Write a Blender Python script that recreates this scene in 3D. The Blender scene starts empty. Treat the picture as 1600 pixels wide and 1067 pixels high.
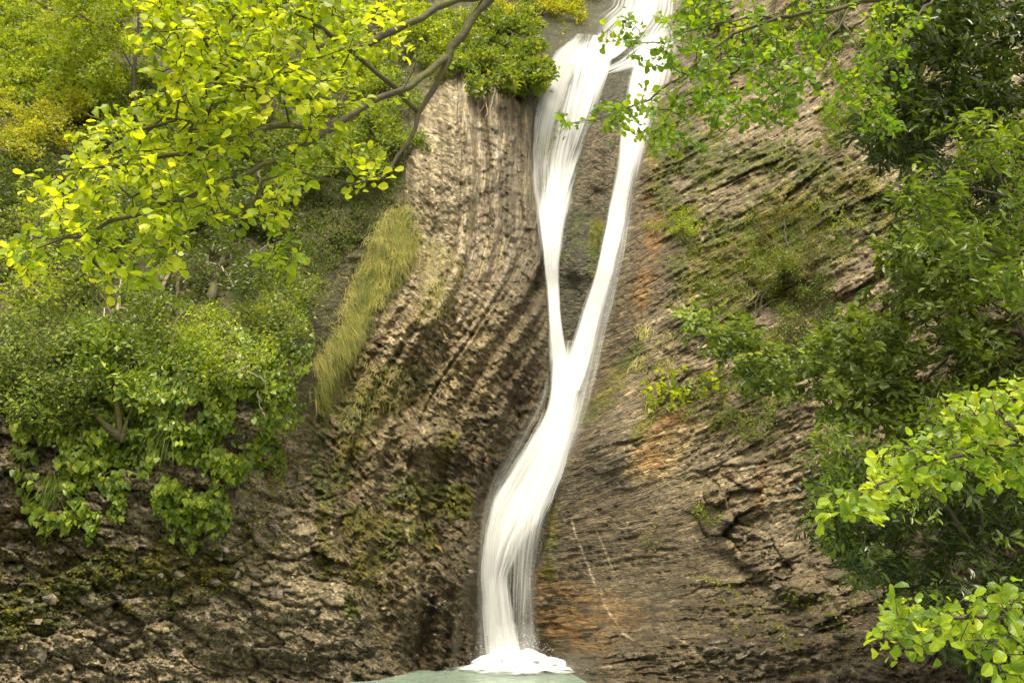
import bpy, bmesh, math
import numpy as np
from mathutils import Matrix, Vector

# ------------------------------------------------------------------ camera, sky, sun, exposure
scene = bpy.context.scene
COL = scene.collection
F = 1386.0                     # focal length in pixels of the 1600 px wide photograph
PITCH = math.radians(15.0)
CAM = np.array([0.0, 0.0, 2.2])
cd = bpy.data.cameras.new('camera')
cd.sensor_width = 36.0
cd.lens = 36.0 * F / 1600.0
cd.clip_start = 0.05
cd.clip_end = 600
cam = bpy.data.objects.new('camera', cd)
cam.location = CAM
cam.rotation_euler = (math.radians(90) + PITCH, 0, 0)
COL.objects.link(cam)
scene.camera = cam

SUN_EL, SUN_AZ = math.radians(68), math.radians(172)   # azimuth of the sun measured from +Y towards +X
world = bpy.data.worlds.new('World')
scene.world = world
world.use_nodes = True
wn = world.node_tree
wn.nodes.clear()
sky = wn.nodes.new('ShaderNodeTexSky')
sky.sky_type = 'NISHITA'
sky.sun_disc = False
sky.sun_elevation = SUN_EL
sky.sun_rotation = SUN_AZ
sky.dust_density = 4.0
hs = wn.nodes.new('ShaderNodeHueSaturation')             # thin bright overcast: a nearly white sky
hs.inputs['Saturation'].default_value = 0.10
bgn = wn.nodes.new('ShaderNodeBackground')
bgn.inputs['Strength'].default_value = 0.15
won = wn.nodes.new('ShaderNodeOutputWorld')
wn.links.new(sky.outputs[0], hs.inputs['Color'])
wt = wn.nodes.new('ShaderNodeMix'); wt.data_type = 'RGBA'; wt.blend_type = 'MULTIPLY'; wt.inputs[0].default_value = 1.0
wt.inputs[7].default_value = (1.05, 1.0, 0.86, 1)
wn.links.new(hs.outputs[0], wt.inputs[6])
wn.links.new(wt.outputs[2], bgn.inputs['Color'])
wn.links.new(bgn.outputs[0], won.inputs['Surface'])

sd = bpy.data.lights.new('sun', 'SUN')
sd.energy = 1.5
sd.angle = math.radians(14)
sd.color = (1.0, 0.90, 0.70)
sun = bpy.data.objects.new('sun', sd)
sdir = Vector((math.sin(SUN_AZ) * math.cos(SUN_EL), math.cos(SUN_AZ) * math.cos(SUN_EL), math.sin(SUN_EL)))
sun.rotation_euler = sdir.to_track_quat('Z', 'Y').to_euler()
sun.location = sdir * 60
COL.objects.link(sun)

vs = scene.view_settings
vs.view_transform = 'Standard'
vs.look = 'None'
vs.gamma = 1.0
vs.use_curve_mapping = False
vs.exposure = 1.42
scene.cycles.max_bounces = 8
scene.cycles.transparent_max_bounces = 16

rng = np.random.default_rng(7)

# ------------------------------------------------------------------ numeric helpers
def h32(ix, iy, seed):
    x = ix.astype(np.int64).astype(np.uint32); y = iy.astype(np.int64).astype(np.uint32)
    h = x * np.uint32(374761393) + y * np.uint32(668265263) + np.uint32((seed * 974711 + 13) & 0xffffffff)
    h = (h ^ (h >> np.uint32(13))) * np.uint32(1274126177)
    h = (h ^ (h >> np.uint32(16))) * np.uint32(2246822519)
    h = h ^ (h >> np.uint32(15))
    return (h & np.uint32(0xffffff)).astype(np.float32) / np.float32(0xffffff)

def vnoise(x, y, seed=0):
    fx = np.floor(x); fy = np.floor(y)
    tx = (x - fx).astype(np.float32); ty = (y - fy).astype(np.float32)
    tx = tx * tx * (3 - 2 * tx); ty = ty * ty * (3 - 2 * ty)
    a = h32(fx, fy, seed); b = h32(fx + 1, fy, seed); c = h32(fx, fy + 1, seed); d = h32(fx + 1, fy + 1, seed)
    return (a + (b - a) * tx) * (1 - ty) + (c + (d - c) * tx) * ty

def fbm(x, y, oct=4, seed=0, gain=0.5):
    s = 0; amp = 1; tot = 0
    for o in range(oct):
        s = s + amp * vnoise(x * 2 ** o + 17.3 * o, y * 2 ** o - 9.1 * o, seed + o)
        tot += amp; amp *= gain
    return s / tot

def worley(x, y, seed=0):
    """nearest cell: f1, f2, three random numbers of that cell, offset to its centre"""
    ix = np.floor(x); iy = np.floor(y)
    f1 = np.full(x.shape, 9, np.float32); f2 = f1.copy()
    ox = np.zeros_like(f1); oy = np.zeros_like(f1); cx = np.zeros_like(f1); cy = np.zeros_like(f1)
    for i in (-1, 0, 1):
        for j in (-1, 0, 1):
            gx = ix + i; gy = iy + j
            dx = (gx + h32(gx, gy, seed) - x).astype(np.float32)
            dy = (gy + h32(gx, gy, seed + 51) - y).astype(np.float32)
            d = np.sqrt(dx * dx + dy * dy)
            n = d < f1
            f2 = np.where(n, f1, np.minimum(f2, d))
            ox = np.where(n, dx, ox); oy = np.where(n, dy, oy)
            cx = np.where(n, gx, cx); cy = np.where(n, gy, cy)
            f1 = np.where(n, d, f1)
    return f1, f2, h32(cx, cy, seed + 7), h32(cx, cy, seed + 8), h32(cx, cy, seed + 9), ox, oy

def sstep(a, b, x):
    t = np.clip((x - a) / (b - a), 0, 1)
    return t * t * (3 - 2 * t)

def sdpoly(u, v, poly):
    """signed distance to a polygon, negative inside"""
    p = np.array(poly, np.float32)
    d = np.full(u.shape, 1e9, np.float32)
    ins = np.zeros(u.shape, bool)
    for i in range(len(p)):
        a = p[i]; b = p[i - 1]
        ex, ey = b - a
        wx = u - a[0]; wy = v - a[1]
        t = np.clip((wx * ex + wy * ey) / (ex * ex + ey * ey + 1e-9), 0, 1)
        d = np.minimum(d, (wx - ex * t) ** 2 + (wy - ey * t) ** 2)
        c = ((a[1] <= v) != (b[1] <= v)) & (u < (b[0] - a[0]) * (v - a[1]) / (b[1] - a[1] + 1e-9) + a[0])
        ins ^= c
    d = np.sqrt(d)
    return np.where(ins, -d, d)

def dline(u, v, pts):
    p = np.array(pts, np.float32)
    d = np.full(u.shape, 1e9, np.float32)
    for i in range(len(p) - 1):
        a = p[i]; ex, ey = p[i + 1] - a
        wx = u - a[0]; wy = v - a[1]
        t = np.clip((wx * ex + wy * ey) / (ex * ex + ey * ey + 1e-9), 0, 1)
        d = np.minimum(d, (wx - ex * t) ** 2 + (wy - ey * t) ** 2)
    return np.sqrt(d)

def rand_in_poly(poly, n):
    p = np.array(poly, float)
    lo, hi = p.min(0), p.max(0)
    out = np.zeros((0, 2))
    while len(out) < n:
        q = lo + rng.random((n * 3, 2)) * (hi - lo)
        out = np.vstack([out, q[sdpoly(q[:, 0].astype(np.float32), q[:, 1].astype(np.float32), p) < 0]])
    return out[:n]

cP, sP = math.cos(PITCH), math.sin(PITCH)
def px(u, v, Y):
    """world point seen at pixel (u, v) at forward distance Y"""
    u = np.asarray(u, float); v = np.asarray(v, float); Y = np.asarray(Y, float)
    x = (u - 800) / F; y = (533.5 - v) / F
    yd = cP - sP * y; zd = sP + cP * y
    k = Y / yd
    return np.stack([CAM[0] + x * k, CAM[1] + Y + 0 * x, CAM[2] + zd * k], -1)

def to_px(p):
    d = np.asarray(p) - CAM
    fw = d[..., 1] * cP + d[..., 2] * sP
    up = -d[..., 1] * sP + d[..., 2] * cP
    return 800 + F * d[..., 0] / fw, 533.5 - F * up / fw

def unit(a):
    return a / (np.linalg.norm(a, axis=-1, keepdims=True) + 1e-9)

# ------------------------------------------------------------------ mesh / object helpers
def mesh_np(name, verts, faces, mat=None, smooth=False, attrs=None, uv=None, color=None):
    me = bpy.data.meshes.new(name)
    verts = np.ascontiguousarray(verts, np.float32)
    faces = np.ascontiguousarray(faces, np.int32)
    n, k = faces.shape
    me.vertices.add(len(verts)); me.vertices.foreach_set('co', verts.ravel())
    me.loops.add(n * k); me.loops.foreach_set('vertex_index', faces.ravel())
    me.polygons.add(n)
    me.polygons.foreach_set('loop_start', np.arange(0, n * k, k, dtype=np.int32))
    me.polygons.foreach_set('use_smooth', np.full(n, smooth))
    me.update(calc_edges=True)
    for an, val in (attrs or {}).items():
        a = me.attributes.new(an, 'FLOAT', 'POINT'); a.data.foreach_set('value', np.ascontiguousarray(val, np.float32))
    if color is not None:
        a = me.color_attributes.new('tint', 'FLOAT_COLOR', 'POINT')
        a.data.foreach_set('color', np.ascontiguousarray(np.hstack([color, np.ones((len(color), 1))]), np.float32).ravel())
    if uv is not None:
        l = me.uv_layers.new(name='UVMap')
        l.data.foreach_set('uv', np.ascontiguousarray(uv[faces.ravel()], np.float32).ravel())
    if mat: me.materials.append(mat)
    me.validate()
    return me

def link(name, data, parent=None, kind=None, label=None, cat=None, group=None, loc=None):
    o = bpy.data.objects.new(name, data)
    COL.objects.link(o)
    if loc is not None: o.location = loc
    if parent is not None:
        o.parent = parent
        if loc is None: o.location = -parent.location       # mesh data are in world coordinates
    if kind: o['kind'] = kind
    if label: o['label'] = label
    if cat: o['category'] = cat
    if group: o['group'] = group
    return o

def thing(name, label, cat, loc, group=None):
    o = bpy.data.objects.new(name, None)
    o.empty_display_size = 0.2
    COL.objects.link(o)
    o.location = loc
    o['label'] = label; o['category'] = cat
    if group: o['group'] = group
    return o

# ------------------------------------------------------------------ materials
class NT:
    def __init__(s, name):
        s.m = bpy.data.materials.new(name); s.m.use_nodes = True
        s.t = s.m.node_tree; s.t.nodes.clear()
        s.out = s.n('ShaderNodeOutputMaterial')
    def n(s, typ, **kw):
        nd = s.t.nodes.new(typ)
        for k, v in kw.items():
            if k.startswith('i_'):
                key = k[2:]; key = int(key) if key.isdigit() else key.replace('_', ' ')
                nd.inputs[key].default_value = v
            else: setattr(nd, k, v)
        return nd
    def l(s, a, b): s.t.links.new(a, b)
    def noise(s, vec, scale, detail=4, rough=0.55, dist=0.0):
        nd = s.n('ShaderNodeTexNoise', i_Scale=scale, i_Detail=detail, i_Roughness=rough, i_Distortion=dist)
        if vec is not None: s.l(vec, nd.inputs['Vector'])
        return nd.outputs['Fac']
    def ramp(s, fac, stops):
        r = s.n('ShaderNodeValToRGB')
        e = r.color_ramp.elements
        while len(e) < len(stops): e.new(0.5)
        for i, (p, c) in enumerate(stops):
            e[i].position = p; e[i].color = (*c, 1) if len(c) == 3 else c
        s.l(fac, r.inputs[0]); return r.outputs[0]
    def math(s, op, a, b=None, clamp=False):
        nd = s.n('ShaderNodeMath', operation=op, use_clamp=clamp)
        for i, x in enumerate((a, b)):
            if x is None: continue
            if isinstance(x, (int, float)): nd.inputs[i].default_value = x
            else: s.l(x, nd.inputs[i])
        return nd.outputs[0]
    def mix(s, fac, a, b, blend='MIX'):
        nd = s.n('ShaderNodeMix', data_type='RGBA', blend_type=blend)
        for i, x in ((0, fac), (6, a), (7, b)):
            if isinstance(x, (int, float)): nd.inputs[i].default_value = x
            elif isinstance(x, tuple): nd.inputs[i].default_value = (*x, 1)
            else: s.l(x, nd.inputs[i])
        return nd.outputs[2]

def rock_material(name, use_tint=True, col=(0.2, 0.165, 0.12)):
    t = NT(name)
    geo = t.n('ShaderNodeNewGeometry').outputs['Position']
    p = t.n('ShaderNodeBsdfPrincipled')
    if use_tint:
        base = t.n('ShaderNodeAttribute', attribute_name='tint').outputs['Color']
        wet = t.n('ShaderNodeAttribute', attribute_name='wet').outputs['Fac']
        t.l(t.math('SUBTRACT', 0.82, t.math('MULTIPLY', wet, 0.52)), p.inputs['Roughness'])
    else:
        n0 = t.noise(geo, 1.3, 3)
        base = t.mix(n0, tuple(c * 0.6 for c in col), tuple(c * 1.5 for c in col))
        p.inputs['Roughness'].default_value = 0.8
    n1 = t.noise(geo, 7.0, 7, 0.72)
    n2 = t.noise(geo, 26.0, 4, 0.7)
    if use_tint:
        uv = t.n('ShaderNodeUVMap', uv_map='UVMap').outputs[0]
    else:
        uv = t.n('ShaderNodeTexCoord').outputs['Object']
    wv_ = t.n('ShaderNodeVectorMath', operation='MULTIPLY_ADD')
    nz = t.n('ShaderNodeTexNoise', i_Scale=0.9, i_Detail=3); t.l(uv, nz.inputs['Vector'])
    t.l(nz.outputs['Color'], wv_.inputs[0]); wv_.inputs[1].default_value = (0.4, 0.4, 0.4); t.l(uv, wv_.inputs[2])
    def chip(scale):
        e = t.n('ShaderNodeTexVoronoi', voronoi_dimensions='2D', feature='F1', i_Scale=scale); t.l(wv_.outputs[0], e.inputs['Vector'])
        return e.outputs['Distance'], t.n('ShaderNodeSeparateColor'), e
    d1, sc1, e1 = chip(1.0); t.l(e1.outputs['Color'], sc1.inputs[0])
    d2, sc2, e2 = chip(2.2); t.l(e2.outputs['Color'], sc2.inputs[0])
    f = t.ramp(n1, [(0.30, (0.42, 0.41, 0.40)), (0.5, (1, 1, 1)), (0.70, (1.6, 1.56, 1.48))])
    c = t.mix(0.9, base, f, 'MULTIPLY')
    f2 = t.ramp(n2, [(0.34, (0.5, 0.49, 0.47)), (0.5, (1, 1, 1)), (0.68, (1.6, 1.58, 1.52))])
    c = t.mix(0.8, c, f2, 'MULTIPLY')
    f3 = t.ramp(sc1.outputs[0], [(0.0, (0.62, 0.60, 0.58)), (0.6, (1, 1, 1)), (0.92, (1.25, 1.24, 1.22)), (1.0, (1.8, 1.78, 1.74))])
    c = t.mix(0.8, c, f3, 'MULTIPLY')
    f4 = t.ramp(sc2.outputs[1], [(0.0, (0.55, 0.54, 0.52)), (0.6, (1, 1, 1)), (0.9, (1.2, 1.2, 1.18)), (1.0, (2.0, 1.98, 1.92))])
    c = t.mix(0.7, c, f4, 'MULTIPLY')
    t.l(c, p.inputs['Base Color'])
    p.inputs['Specular IOR Level'].default_value = 0.45
    h = t.math('ADD', t.math('MULTIPLY', n1, 1.0), t.math('MULTIPLY', n2, 0.35))
    h = t.math('SUBTRACT', h, t.math('MULTIPLY', d1, 0.55)); h = t.math('SUBTRACT', h, t.math('MULTIPLY', d2, 0.35))
    h = t.math('ADD', h, t.math('MULTIPLY', sc1.outputs[1], 0.30))
    b = t.n('ShaderNodeBump', i_Strength=1.0, i_Distance=0.12)
    t.l(h, b.inputs['Height']); t.l(b.outputs[0], p.inputs['Normal'])
    t.l(p.outputs[0], t.out.inputs['Surface'])
    return t.m

def leaf_material(name, lo, mid, hi, trans=0.45, tcol=(1.5, 1.5, 0.5), rough=0.42, spec=0.45):
    t = NT(name)
    lc = t.n('ShaderNodeAttribute', attribute_name='lc').outputs['Fac']
    geo = t.n('ShaderNodeNewGeometry').outputs['Position']
    c = t.ramp(lc, [(0.0, lo), (0.5, mid), (0.93, hi), (1.0, (hi[0] * 1.2, hi[1] * 1.02, hi[2]))])
    n = t.noise(geo, 2.2, 2)
    f = t.ramp(n, [(0.3, (0.72, 0.78, 0.8)), (0.7, (1.25, 1.2, 1.1))])
    c = t.mix(1.0, c, f, 'MULTIPLY')
    p = t.n('ShaderNodeBsdfPrincipled')
    t.l(c, p.inputs['Base Color']); p.inputs['Roughness'].default_value = rough
    p.inputs['Specular IOR Level'].default_value = spec
    tr = t.n('ShaderNodeBsdfTranslucent')
    t.l(t.mix(1.0, c, tcol, 'MULTIPLY'), tr.inputs['Color'])
    m = t.n('ShaderNodeMixShader', i_0=trans)
    t.l(p.outputs[0], m.inputs[1]); t.l(tr.outputs[0], m.inputs[2])
    t.l(m.outputs[0], t.out.inputs['Surface'])
    return t.m

def bark_material(name, col, moss=0.0):
    t = NT(name)
    geo = t.n('ShaderNodeNewGeometry').outputs['Position']
    p = t.n('ShaderNodeBsdfPrincipled', i_Roughness=0.85)
    n = t.noise(geo, 14, 5, 0.6)
    c = t.mix(n, tuple(x * 0.45 for x in col), tuple(x * 1.5 for x in col))
    if moss:
        m = t.ramp(t.noise(geo, 5, 3), [(0.5 - moss * 0.3, (0, 0, 0)), (0.6, (1, 1, 1))])
        c = t.mix(m, c, (0.075, 0.075, 0.012))
    t.l(c, p.inputs['Base Color'])
    b = t.n('ShaderNodeBump', i_Strength=0.7, i_Distance=0.03)
    t.l(n, b.inputs['Height']); t.l(b.outputs[0], p.inputs['Normal'])
    t.l(p.outputs[0], t.out.inputs['Surface'])
    return t.m

M = {}
M['rock'] = rock_material('cliff rock')
M['stone'] = rock_material('loose stone', False, (0.17, 0.14, 0.105))
M['bank'] = rock_material('river bank', False, (0.16, 0.14, 0.11))
M['alder'] = leaf_material('bright alder leaf', (0.09, 0.15, 0.012), (0.29, 0.37, 0.018), (0.50, 0.53, 0.03), 0.58, (1.6, 1.5, 0.5))
M['alder_fresh'] = leaf_material('fresh alder leaf', (0.08, 0.14, 0.012), (0.22, 0.31, 0.020), (0.42, 0.47, 0.035), 0.5)
M['alder_dim'] = leaf_material('green alder leaf', (0.07, 0.14, 0.012), (0.14, 0.23, 0.015), (0.30, 0.36, 0.02), 0.45)
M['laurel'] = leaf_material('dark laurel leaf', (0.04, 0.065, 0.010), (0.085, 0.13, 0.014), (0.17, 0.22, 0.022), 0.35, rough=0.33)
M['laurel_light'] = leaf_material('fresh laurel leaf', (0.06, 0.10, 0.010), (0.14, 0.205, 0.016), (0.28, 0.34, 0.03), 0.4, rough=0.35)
M['shrub_grey'] = leaf_material('grey green leaf', (0.075, 0.11, 0.020), (0.14, 0.19, 0.03), (0.25, 0.30, 0.05), 0.38)
M['ivy'] = leaf_material('ivy leaf', (0.055, 0.105, 0.014), (0.14, 0.205, 0.020), (0.32, 0.37, 0.034), 0.3, rough=0.38)
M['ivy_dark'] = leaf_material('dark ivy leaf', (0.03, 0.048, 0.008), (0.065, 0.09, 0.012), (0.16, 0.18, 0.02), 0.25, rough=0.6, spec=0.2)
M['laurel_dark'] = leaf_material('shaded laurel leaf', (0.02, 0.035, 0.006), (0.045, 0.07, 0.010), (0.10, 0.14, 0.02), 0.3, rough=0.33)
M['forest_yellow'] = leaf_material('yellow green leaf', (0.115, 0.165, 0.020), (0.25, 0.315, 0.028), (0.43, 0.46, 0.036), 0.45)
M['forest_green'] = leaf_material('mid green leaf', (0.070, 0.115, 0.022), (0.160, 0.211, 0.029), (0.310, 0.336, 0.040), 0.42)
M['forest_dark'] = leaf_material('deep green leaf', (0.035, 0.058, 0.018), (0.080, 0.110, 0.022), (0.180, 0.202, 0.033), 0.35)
M['golden'] = leaf_material('golden leaf', (0.170, 0.190, 0.022), (0.340, 0.345, 0.026), (0.480, 0.450, 0.035), 0.45)
M['pale_grass'] = leaf_material('pale dry grass', (0.24, 0.22, 0.06), (0.42, 0.39, 0.13), (0.60, 0.55, 0.23), 0.35, (1.2, 1.2, 0.8), 0.7, 0.2)
M['green_grass'] = leaf_material('green grass', (0.100, 0.154, 0.033), (0.200, 0.259, 0.044), (0.340, 0.365, 0.088), 0.4, (1.3, 1.3, 0.6), 0.6, 0.2)
M['moss'] = leaf_material('moss tuft', (0.060, 0.067, 0.013), (0.130, 0.125, 0.018), (0.250, 0.230, 0.026), 0.3, (1.2, 1.2, 0.6), 0.8, 0.1)
M['bark'] = bark_material('grey brown bark', (0.085, 0.065, 0.045))
M['bark_moss'] = bark_material('mossy bark', (0.060, 0.046, 0.030), 0.5)
M['dead'] = bark_material('bleached dead wood', (0.42, 0.36, 0.28))
M['root'] = bark_material('root', (0.30, 0.23, 0.16))

# ------------------------------------------------------------------ cliff: depth field over the view, with rock relief
CTRL = np.array([
    (0,1067,15),(200,1067,17),(400,1067,19),(590,1064,21.6),(650,1056,23.0),(700,1048,24.3),(760,1035,25.7),(850,1035,25.9),(875,1046,24.4),(912,1060,21.0),(950,1066,20.2),
    (1000,1067,20),(1200,1067,18),(1400,1067,16),(1600,1067,14),
    (0,850,16),(200,850,17.2),(400,850,19.6),(100,700,16.6),(300,700,17.6),(430,680,19.4),(475,600,21.0),(300,500,19),(100,500,18.6),
    (470,480,21.5),(300,430,21),(100,420,20.5),
    (100,300,26),(300,250,28.5),(100,100,33),(300,50,38),(0,0,38),(500,300,27),(620,180,30),(550,40,38),
    (560,450,25.4),(510,600,24.2),(500,720,23.4),(620,350,26.6),(520,900,22),
    (700,300,26.6),(700,500,25.4),(640,700,24),(600,900,22.4),(720,900,24),(700,150,29.2),(770,120,30.5),(790,300,28.2),(820,500,27.2),
    (780,650,26.2),(730,800,25.2),(800,20,37),
    (850,250,30.2),(868,450,29.2),(885,560,28.5),(860,660,27.7),(800,760,26.9),(775,900,26.2),(890,60,33.5),(1000,0,38),(860,0,37.5),
    (930,250,30.2),(915,400,28.9),(1000,150,31.6),(960,330,29.9),(940,60,34),
    (1030,300,29),(1010,500,27.3),(950,700,26.4),(900,850,25.8),(890,980,25),(1000,950,23),(1100,800,23.2),(1200,600,23),
    (1200,300,26.2),(1350,250,24),(1400,500,21),(1300,800,20.2),(1300,950,18),(1500,700,17),(1600,600,15),(1600,300,19.5),
    (1500,100,25.5),(1200,80,30.5),(1100,0,34),(1400,0,30),(1600,0,27),
    (-400,-330,46),(300,-330,52),(800,-330,54),(1300,-330,46),(2020,-330,36),(-400,500,15),(-400,1220,12),(2020,500,10.5),(2020,1220,9.5),
    (600,1220,22),(800,1220,25),(1000,1220,20.5),(200,1220,16),(1400,1220,15.5)], float)

def tps_fit(c, lam=0.6):
    q = c[:, :2] / 400.0
    d = np.linalg.norm(q[:, None] - q[None], axis=2)
    K = np.where(d > 0, d * d * np.log(d + 1e-12), 0) + lam * 0.01 * np.eye(len(c))
    Pm = np.hstack([np.ones((len(c), 1)), q])
    A = np.block([[K, Pm], [Pm.T, np.zeros((3, 3))]])
    return q, np.linalg.solve(A, np.concatenate([c[:, 2], np.zeros(3)]))
_q, _w = tps_fit(CTRL)
def tps(u, v):
    x = (np.asarray(u) / 400.0).astype(np.float32); y = (np.asarray(v) / 400.0).astype(np.float32)
    s = _w[-3] + _w[-2] * x + _w[-1] * y
    for i in range(len(_q)):
        r2 = (x - _q[i, 0]) ** 2 + (y - _q[i, 1]) ** 2
        s = s + _w[i] * 0.5 * r2 * np.log(r2 + 1e-12)
    return s

ST = 2.05
ua = np.concatenate([np.arange(-420, -20, 6), np.arange(-20, 1622, ST), np.arange(1626, 2022, 6)]).astype(np.float32)
va = np.concatenate([np.arange(-330, -20, 6), np.arange(-20, 1088, ST), np.arange(1092, 1222, 6)]).astype(np.float32)
U, V = np.meshgrid(ua, va)
DEP = tps(U, V)

WATER_L = [(905,55),(870,80),(845,130),(832,190),(827,240),(832,300),(845,360),(855,420),(862,500),(862,560),(856,620),(833,670),(793,730),(764,780),(755,830),(752,900),(754,960),(764,1040)]
WATER_R = [(826,1040),(822,990),(832,930),(845,870),(855,820),(872,770),(885,720),(896,680),(907,630),(920,570),(942,490),(960,420),(976,340),(990,270),(1006,200),(1032,120),(1060,50),(1066,-20),(990,-20)]
WPOLY = WATER_L + WATER_R
WEDGE = [(925,190),(966,200),(960,280),(948,340),(928,420),(903,490),(887,540),(876,470),(874,400),(888,340),(908,270)]

wu = U + 30 * (fbm(U / 90, V / 90, 3, 5) - 0.5); wv = V + 30 * (fbm(U / 90, V / 90, 3, 15) - 0.5)
dW = sdpoly(U, V, WPOLY); dWd = sdpoly(U, V, WEDGE)
near_water = 1 - sstep(0, 28, np.where(dWd < 0, np.minimum(-dWd, 28), dW))
# regions (weights 0..1)
reg_left = 1 - sstep(-25, 35, sdpoly(wu, wv, [(-500,560),(60,600),(250,640),(440,640),(505,720),(520,860),(560,960),(640,1060),(640,1300),(-500,1300)]))
reg_mid = (1 - sstep(-20, 25, sdpoly(wu, wv, [(640,170),(700,110),(760,100),(835,110),(830,240),(850,400),(862,560),(850,640),(770,760),(750,900),(752,1060),(640,1300),(600,1060),(500,860),(470,640),(560,560),(640,400)]))) * (1 - reg_left)
reg_right = (1 - sstep(-15, 20, sdpoly(wu, wv, [(1000,120),(1060,-30),(1150,-100),(2100,-100),(2100,1300),(880,1300),(870,1040),(830,930),(870,790),(900,660),(930,540),(970,400),(995,260)])))
reg_slope = np.clip(1 - reg_left - reg_mid - reg_right, 0, 1)

def blocks(x, y, seed, tilt=1.0):
    f1, f2, a, b, c, ox, oy = worley(x, y, seed)
    crack = 1 - sstep(0.0, 0.16, f2 - f1)
    return (a - 0.5) + tilt * ((b - 0.5) * ox + (c - 0.5) * oy) * 1.5, crack, a, b

ja = fbm(U / 22, V / 22, 3, 71) - 0.5; jb = fbm(U / 22, V / 22, 3, 83) - 0.5
JU = U + 11 * ja; JV = V + 11 * jb
# left crag: rubble of angular blocks in rough, slightly dipping courses
sl = JV - 0.18 * JU
b1, c1, r1, r1b = blocks(JU / 80, sl / 36, 101); b2, c2, r2, _ = blocks(JU / 27, sl / 14, 102); b3, c3, r3, _ = blocks(JU / 11, sl / 7, 103)
rough = fbm(U / 30, V / 22, 6, 110, 0.6) - 0.5
d_left = 0.34 * b1 - 0.06 * c1 + 0.20 * b2 - 0.05 * c2 + 0.11 * b3 - 0.03 * c3 + 0.32 * rough + 0.9 * (fbm(U / 160, V / 110, 3, 112) - 0.5)
# central buttress: beds standing upright at the top and bending away to the left lower down
bend_v = [-400, 100, 300, 430, 490, 560, 650, 760, 1000, 1300]; bend_c = [-10, 0, 10, -5, -48, -98, -148, -172, -190, -200]
fine = np.arange(-400, 1301, 5.0); bc = np.interp(fine, bend_v, bend_c); bc = np.convolve(np.pad(bc, 12, 'edge'), np.ones(25) / 25, 'valid')
sb = U - np.interp(V, fine, bc) + 9 * (fbm(U / 60, V / 60, 3, 120) - 0.5)
band1 = vnoise(sb / 34, V / 900, 121); band2 = vnoise(sb / 13, V / 260, 122)
diag = JU * 0.62 - JV * 0.78
m1, mc1, mr1, _ = blocks(sb / 19, (V + 0.7 * sb) / 10, 123); m2, mc2, mr2, _ = blocks((diag) / 6.5, (JU * 0.78 + JV * 0.62) / 15, 124); m3, mc3, mr3, _ = blocks(JU / 60, JV / 66, 125)
groove = np.exp(-((np.abs(vnoise(sb / 52, V / 700, 126) - 0.5) / 0.035) ** 2))
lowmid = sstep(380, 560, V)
band3 = vnoise(sb / 6.5, V / 120, 127)
d_mid = (0.75 * (sstep(0.25, 0.75, band1) - 0.5) + 0.46 * (sstep(0.2, 0.8, band2) - 0.5) + 0.18 * (band3 - 0.5) - 0.30 * groove + (0.05 + 0.04 * lowmid) * m1 - 0.02 * mc1 + (0.05 + 0.09 * lowmid) * m2 - 0.03 * mc2 + 0.16 * lowmid * m3
         + 0.34 * (fbm(U / 18, V / 18, 5, 128, 0.62) - 0.5) + 0.5 * lowmid * (fbm(U / 70, V / 70, 3, 129) - 0.5))
# right wall: thin slabs, dipping to the lower left, flattening towards the pool
ang = np.interp(V, [0, 250, 450, 650, 800, 930, 1067, 1300], [30, 28, 26, 23, 17, 6, -3, -5])
sr = V + np.tan(np.radians(ang)) * (U - 1100) + 16 * (fbm(U / 120, V / 90, 3, 130) - 0.5) + 5 * jb
al = U + 10 * ja
k1, kc1, kr1, _ = blocks(al / 100, sr / 22, 131); k2, kc2, kr2, _ = blocks(al / 44, sr / 8.5, 132, 0.8); k3, kc3, kr3, _ = blocks(al / 19, sr / 5, 133, 0.8)
broken = sstep(0.35, 0.65, fbm(U / 60, V / 34, 3, 138))
saw = np.abs(((sr / 15 + 1.6 * vnoise(al / 110, sr / 40, 134)) % 1) - 0.25) - 0.3
calm = 1 - sstep(-10, 50, sdpoly(wu, wv, [(870,800),(930,560),(985,400),(1010,330),(1035,420),(1010,560),(1000,680),(1080,790),(1140,900),(1000,960),(870,930)]))
amp_r = 1 - 0.72 * calm
d_right = amp_r * ((0.08 + 0.14 * broken) * k1 - 0.02 * kc1 + (0.06 + 0.09 * broken) * k2 - 0.02 * kc2 * broken + 0.08 * k3) + (0.015 + 0.03 * broken + 0.02 * calm) * saw + amp_r * 0.42 * (fbm(U / 26, V / 20, 5, 136, 0.6) - 0.5) + 0.7 * (fbm(U / 190, V / 130, 3, 137) - 0.5)
knob = 1 - sstep(-20, 25, sdpoly(wu, wv, [(1085,770),(1110,745),(1180,730),(1190,790),(1180,830),(1230,870),(1270,930),(1240,940),(1180,880),(1110,850)]))
kn, kcr, _, _ = blocks(JU / 46, JV / 38, 139)
d_right = d_right + knob * (0.45 + 0.6 * kn - 0.15 * kcr)
# wooded slope above: soft, lumpy
d_slope = 1.6 * (fbm(U / 130, V / 110, 4, 140) - 0.5) + 0.5 * (fbm(U / 24, V / 20, 4, 141) - 0.5)

DISP = reg_left * d_left + reg_mid * d_mid + reg_right * d_right + reg_slope * d_slope
DISP = DISP + (1 - reg_slope) * 0.13 * (fbm(U / 7, V / 6, 3, 142, 0.7) - 0.5)
DISP = DISP * (1 - 0.80 * near_water)
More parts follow.
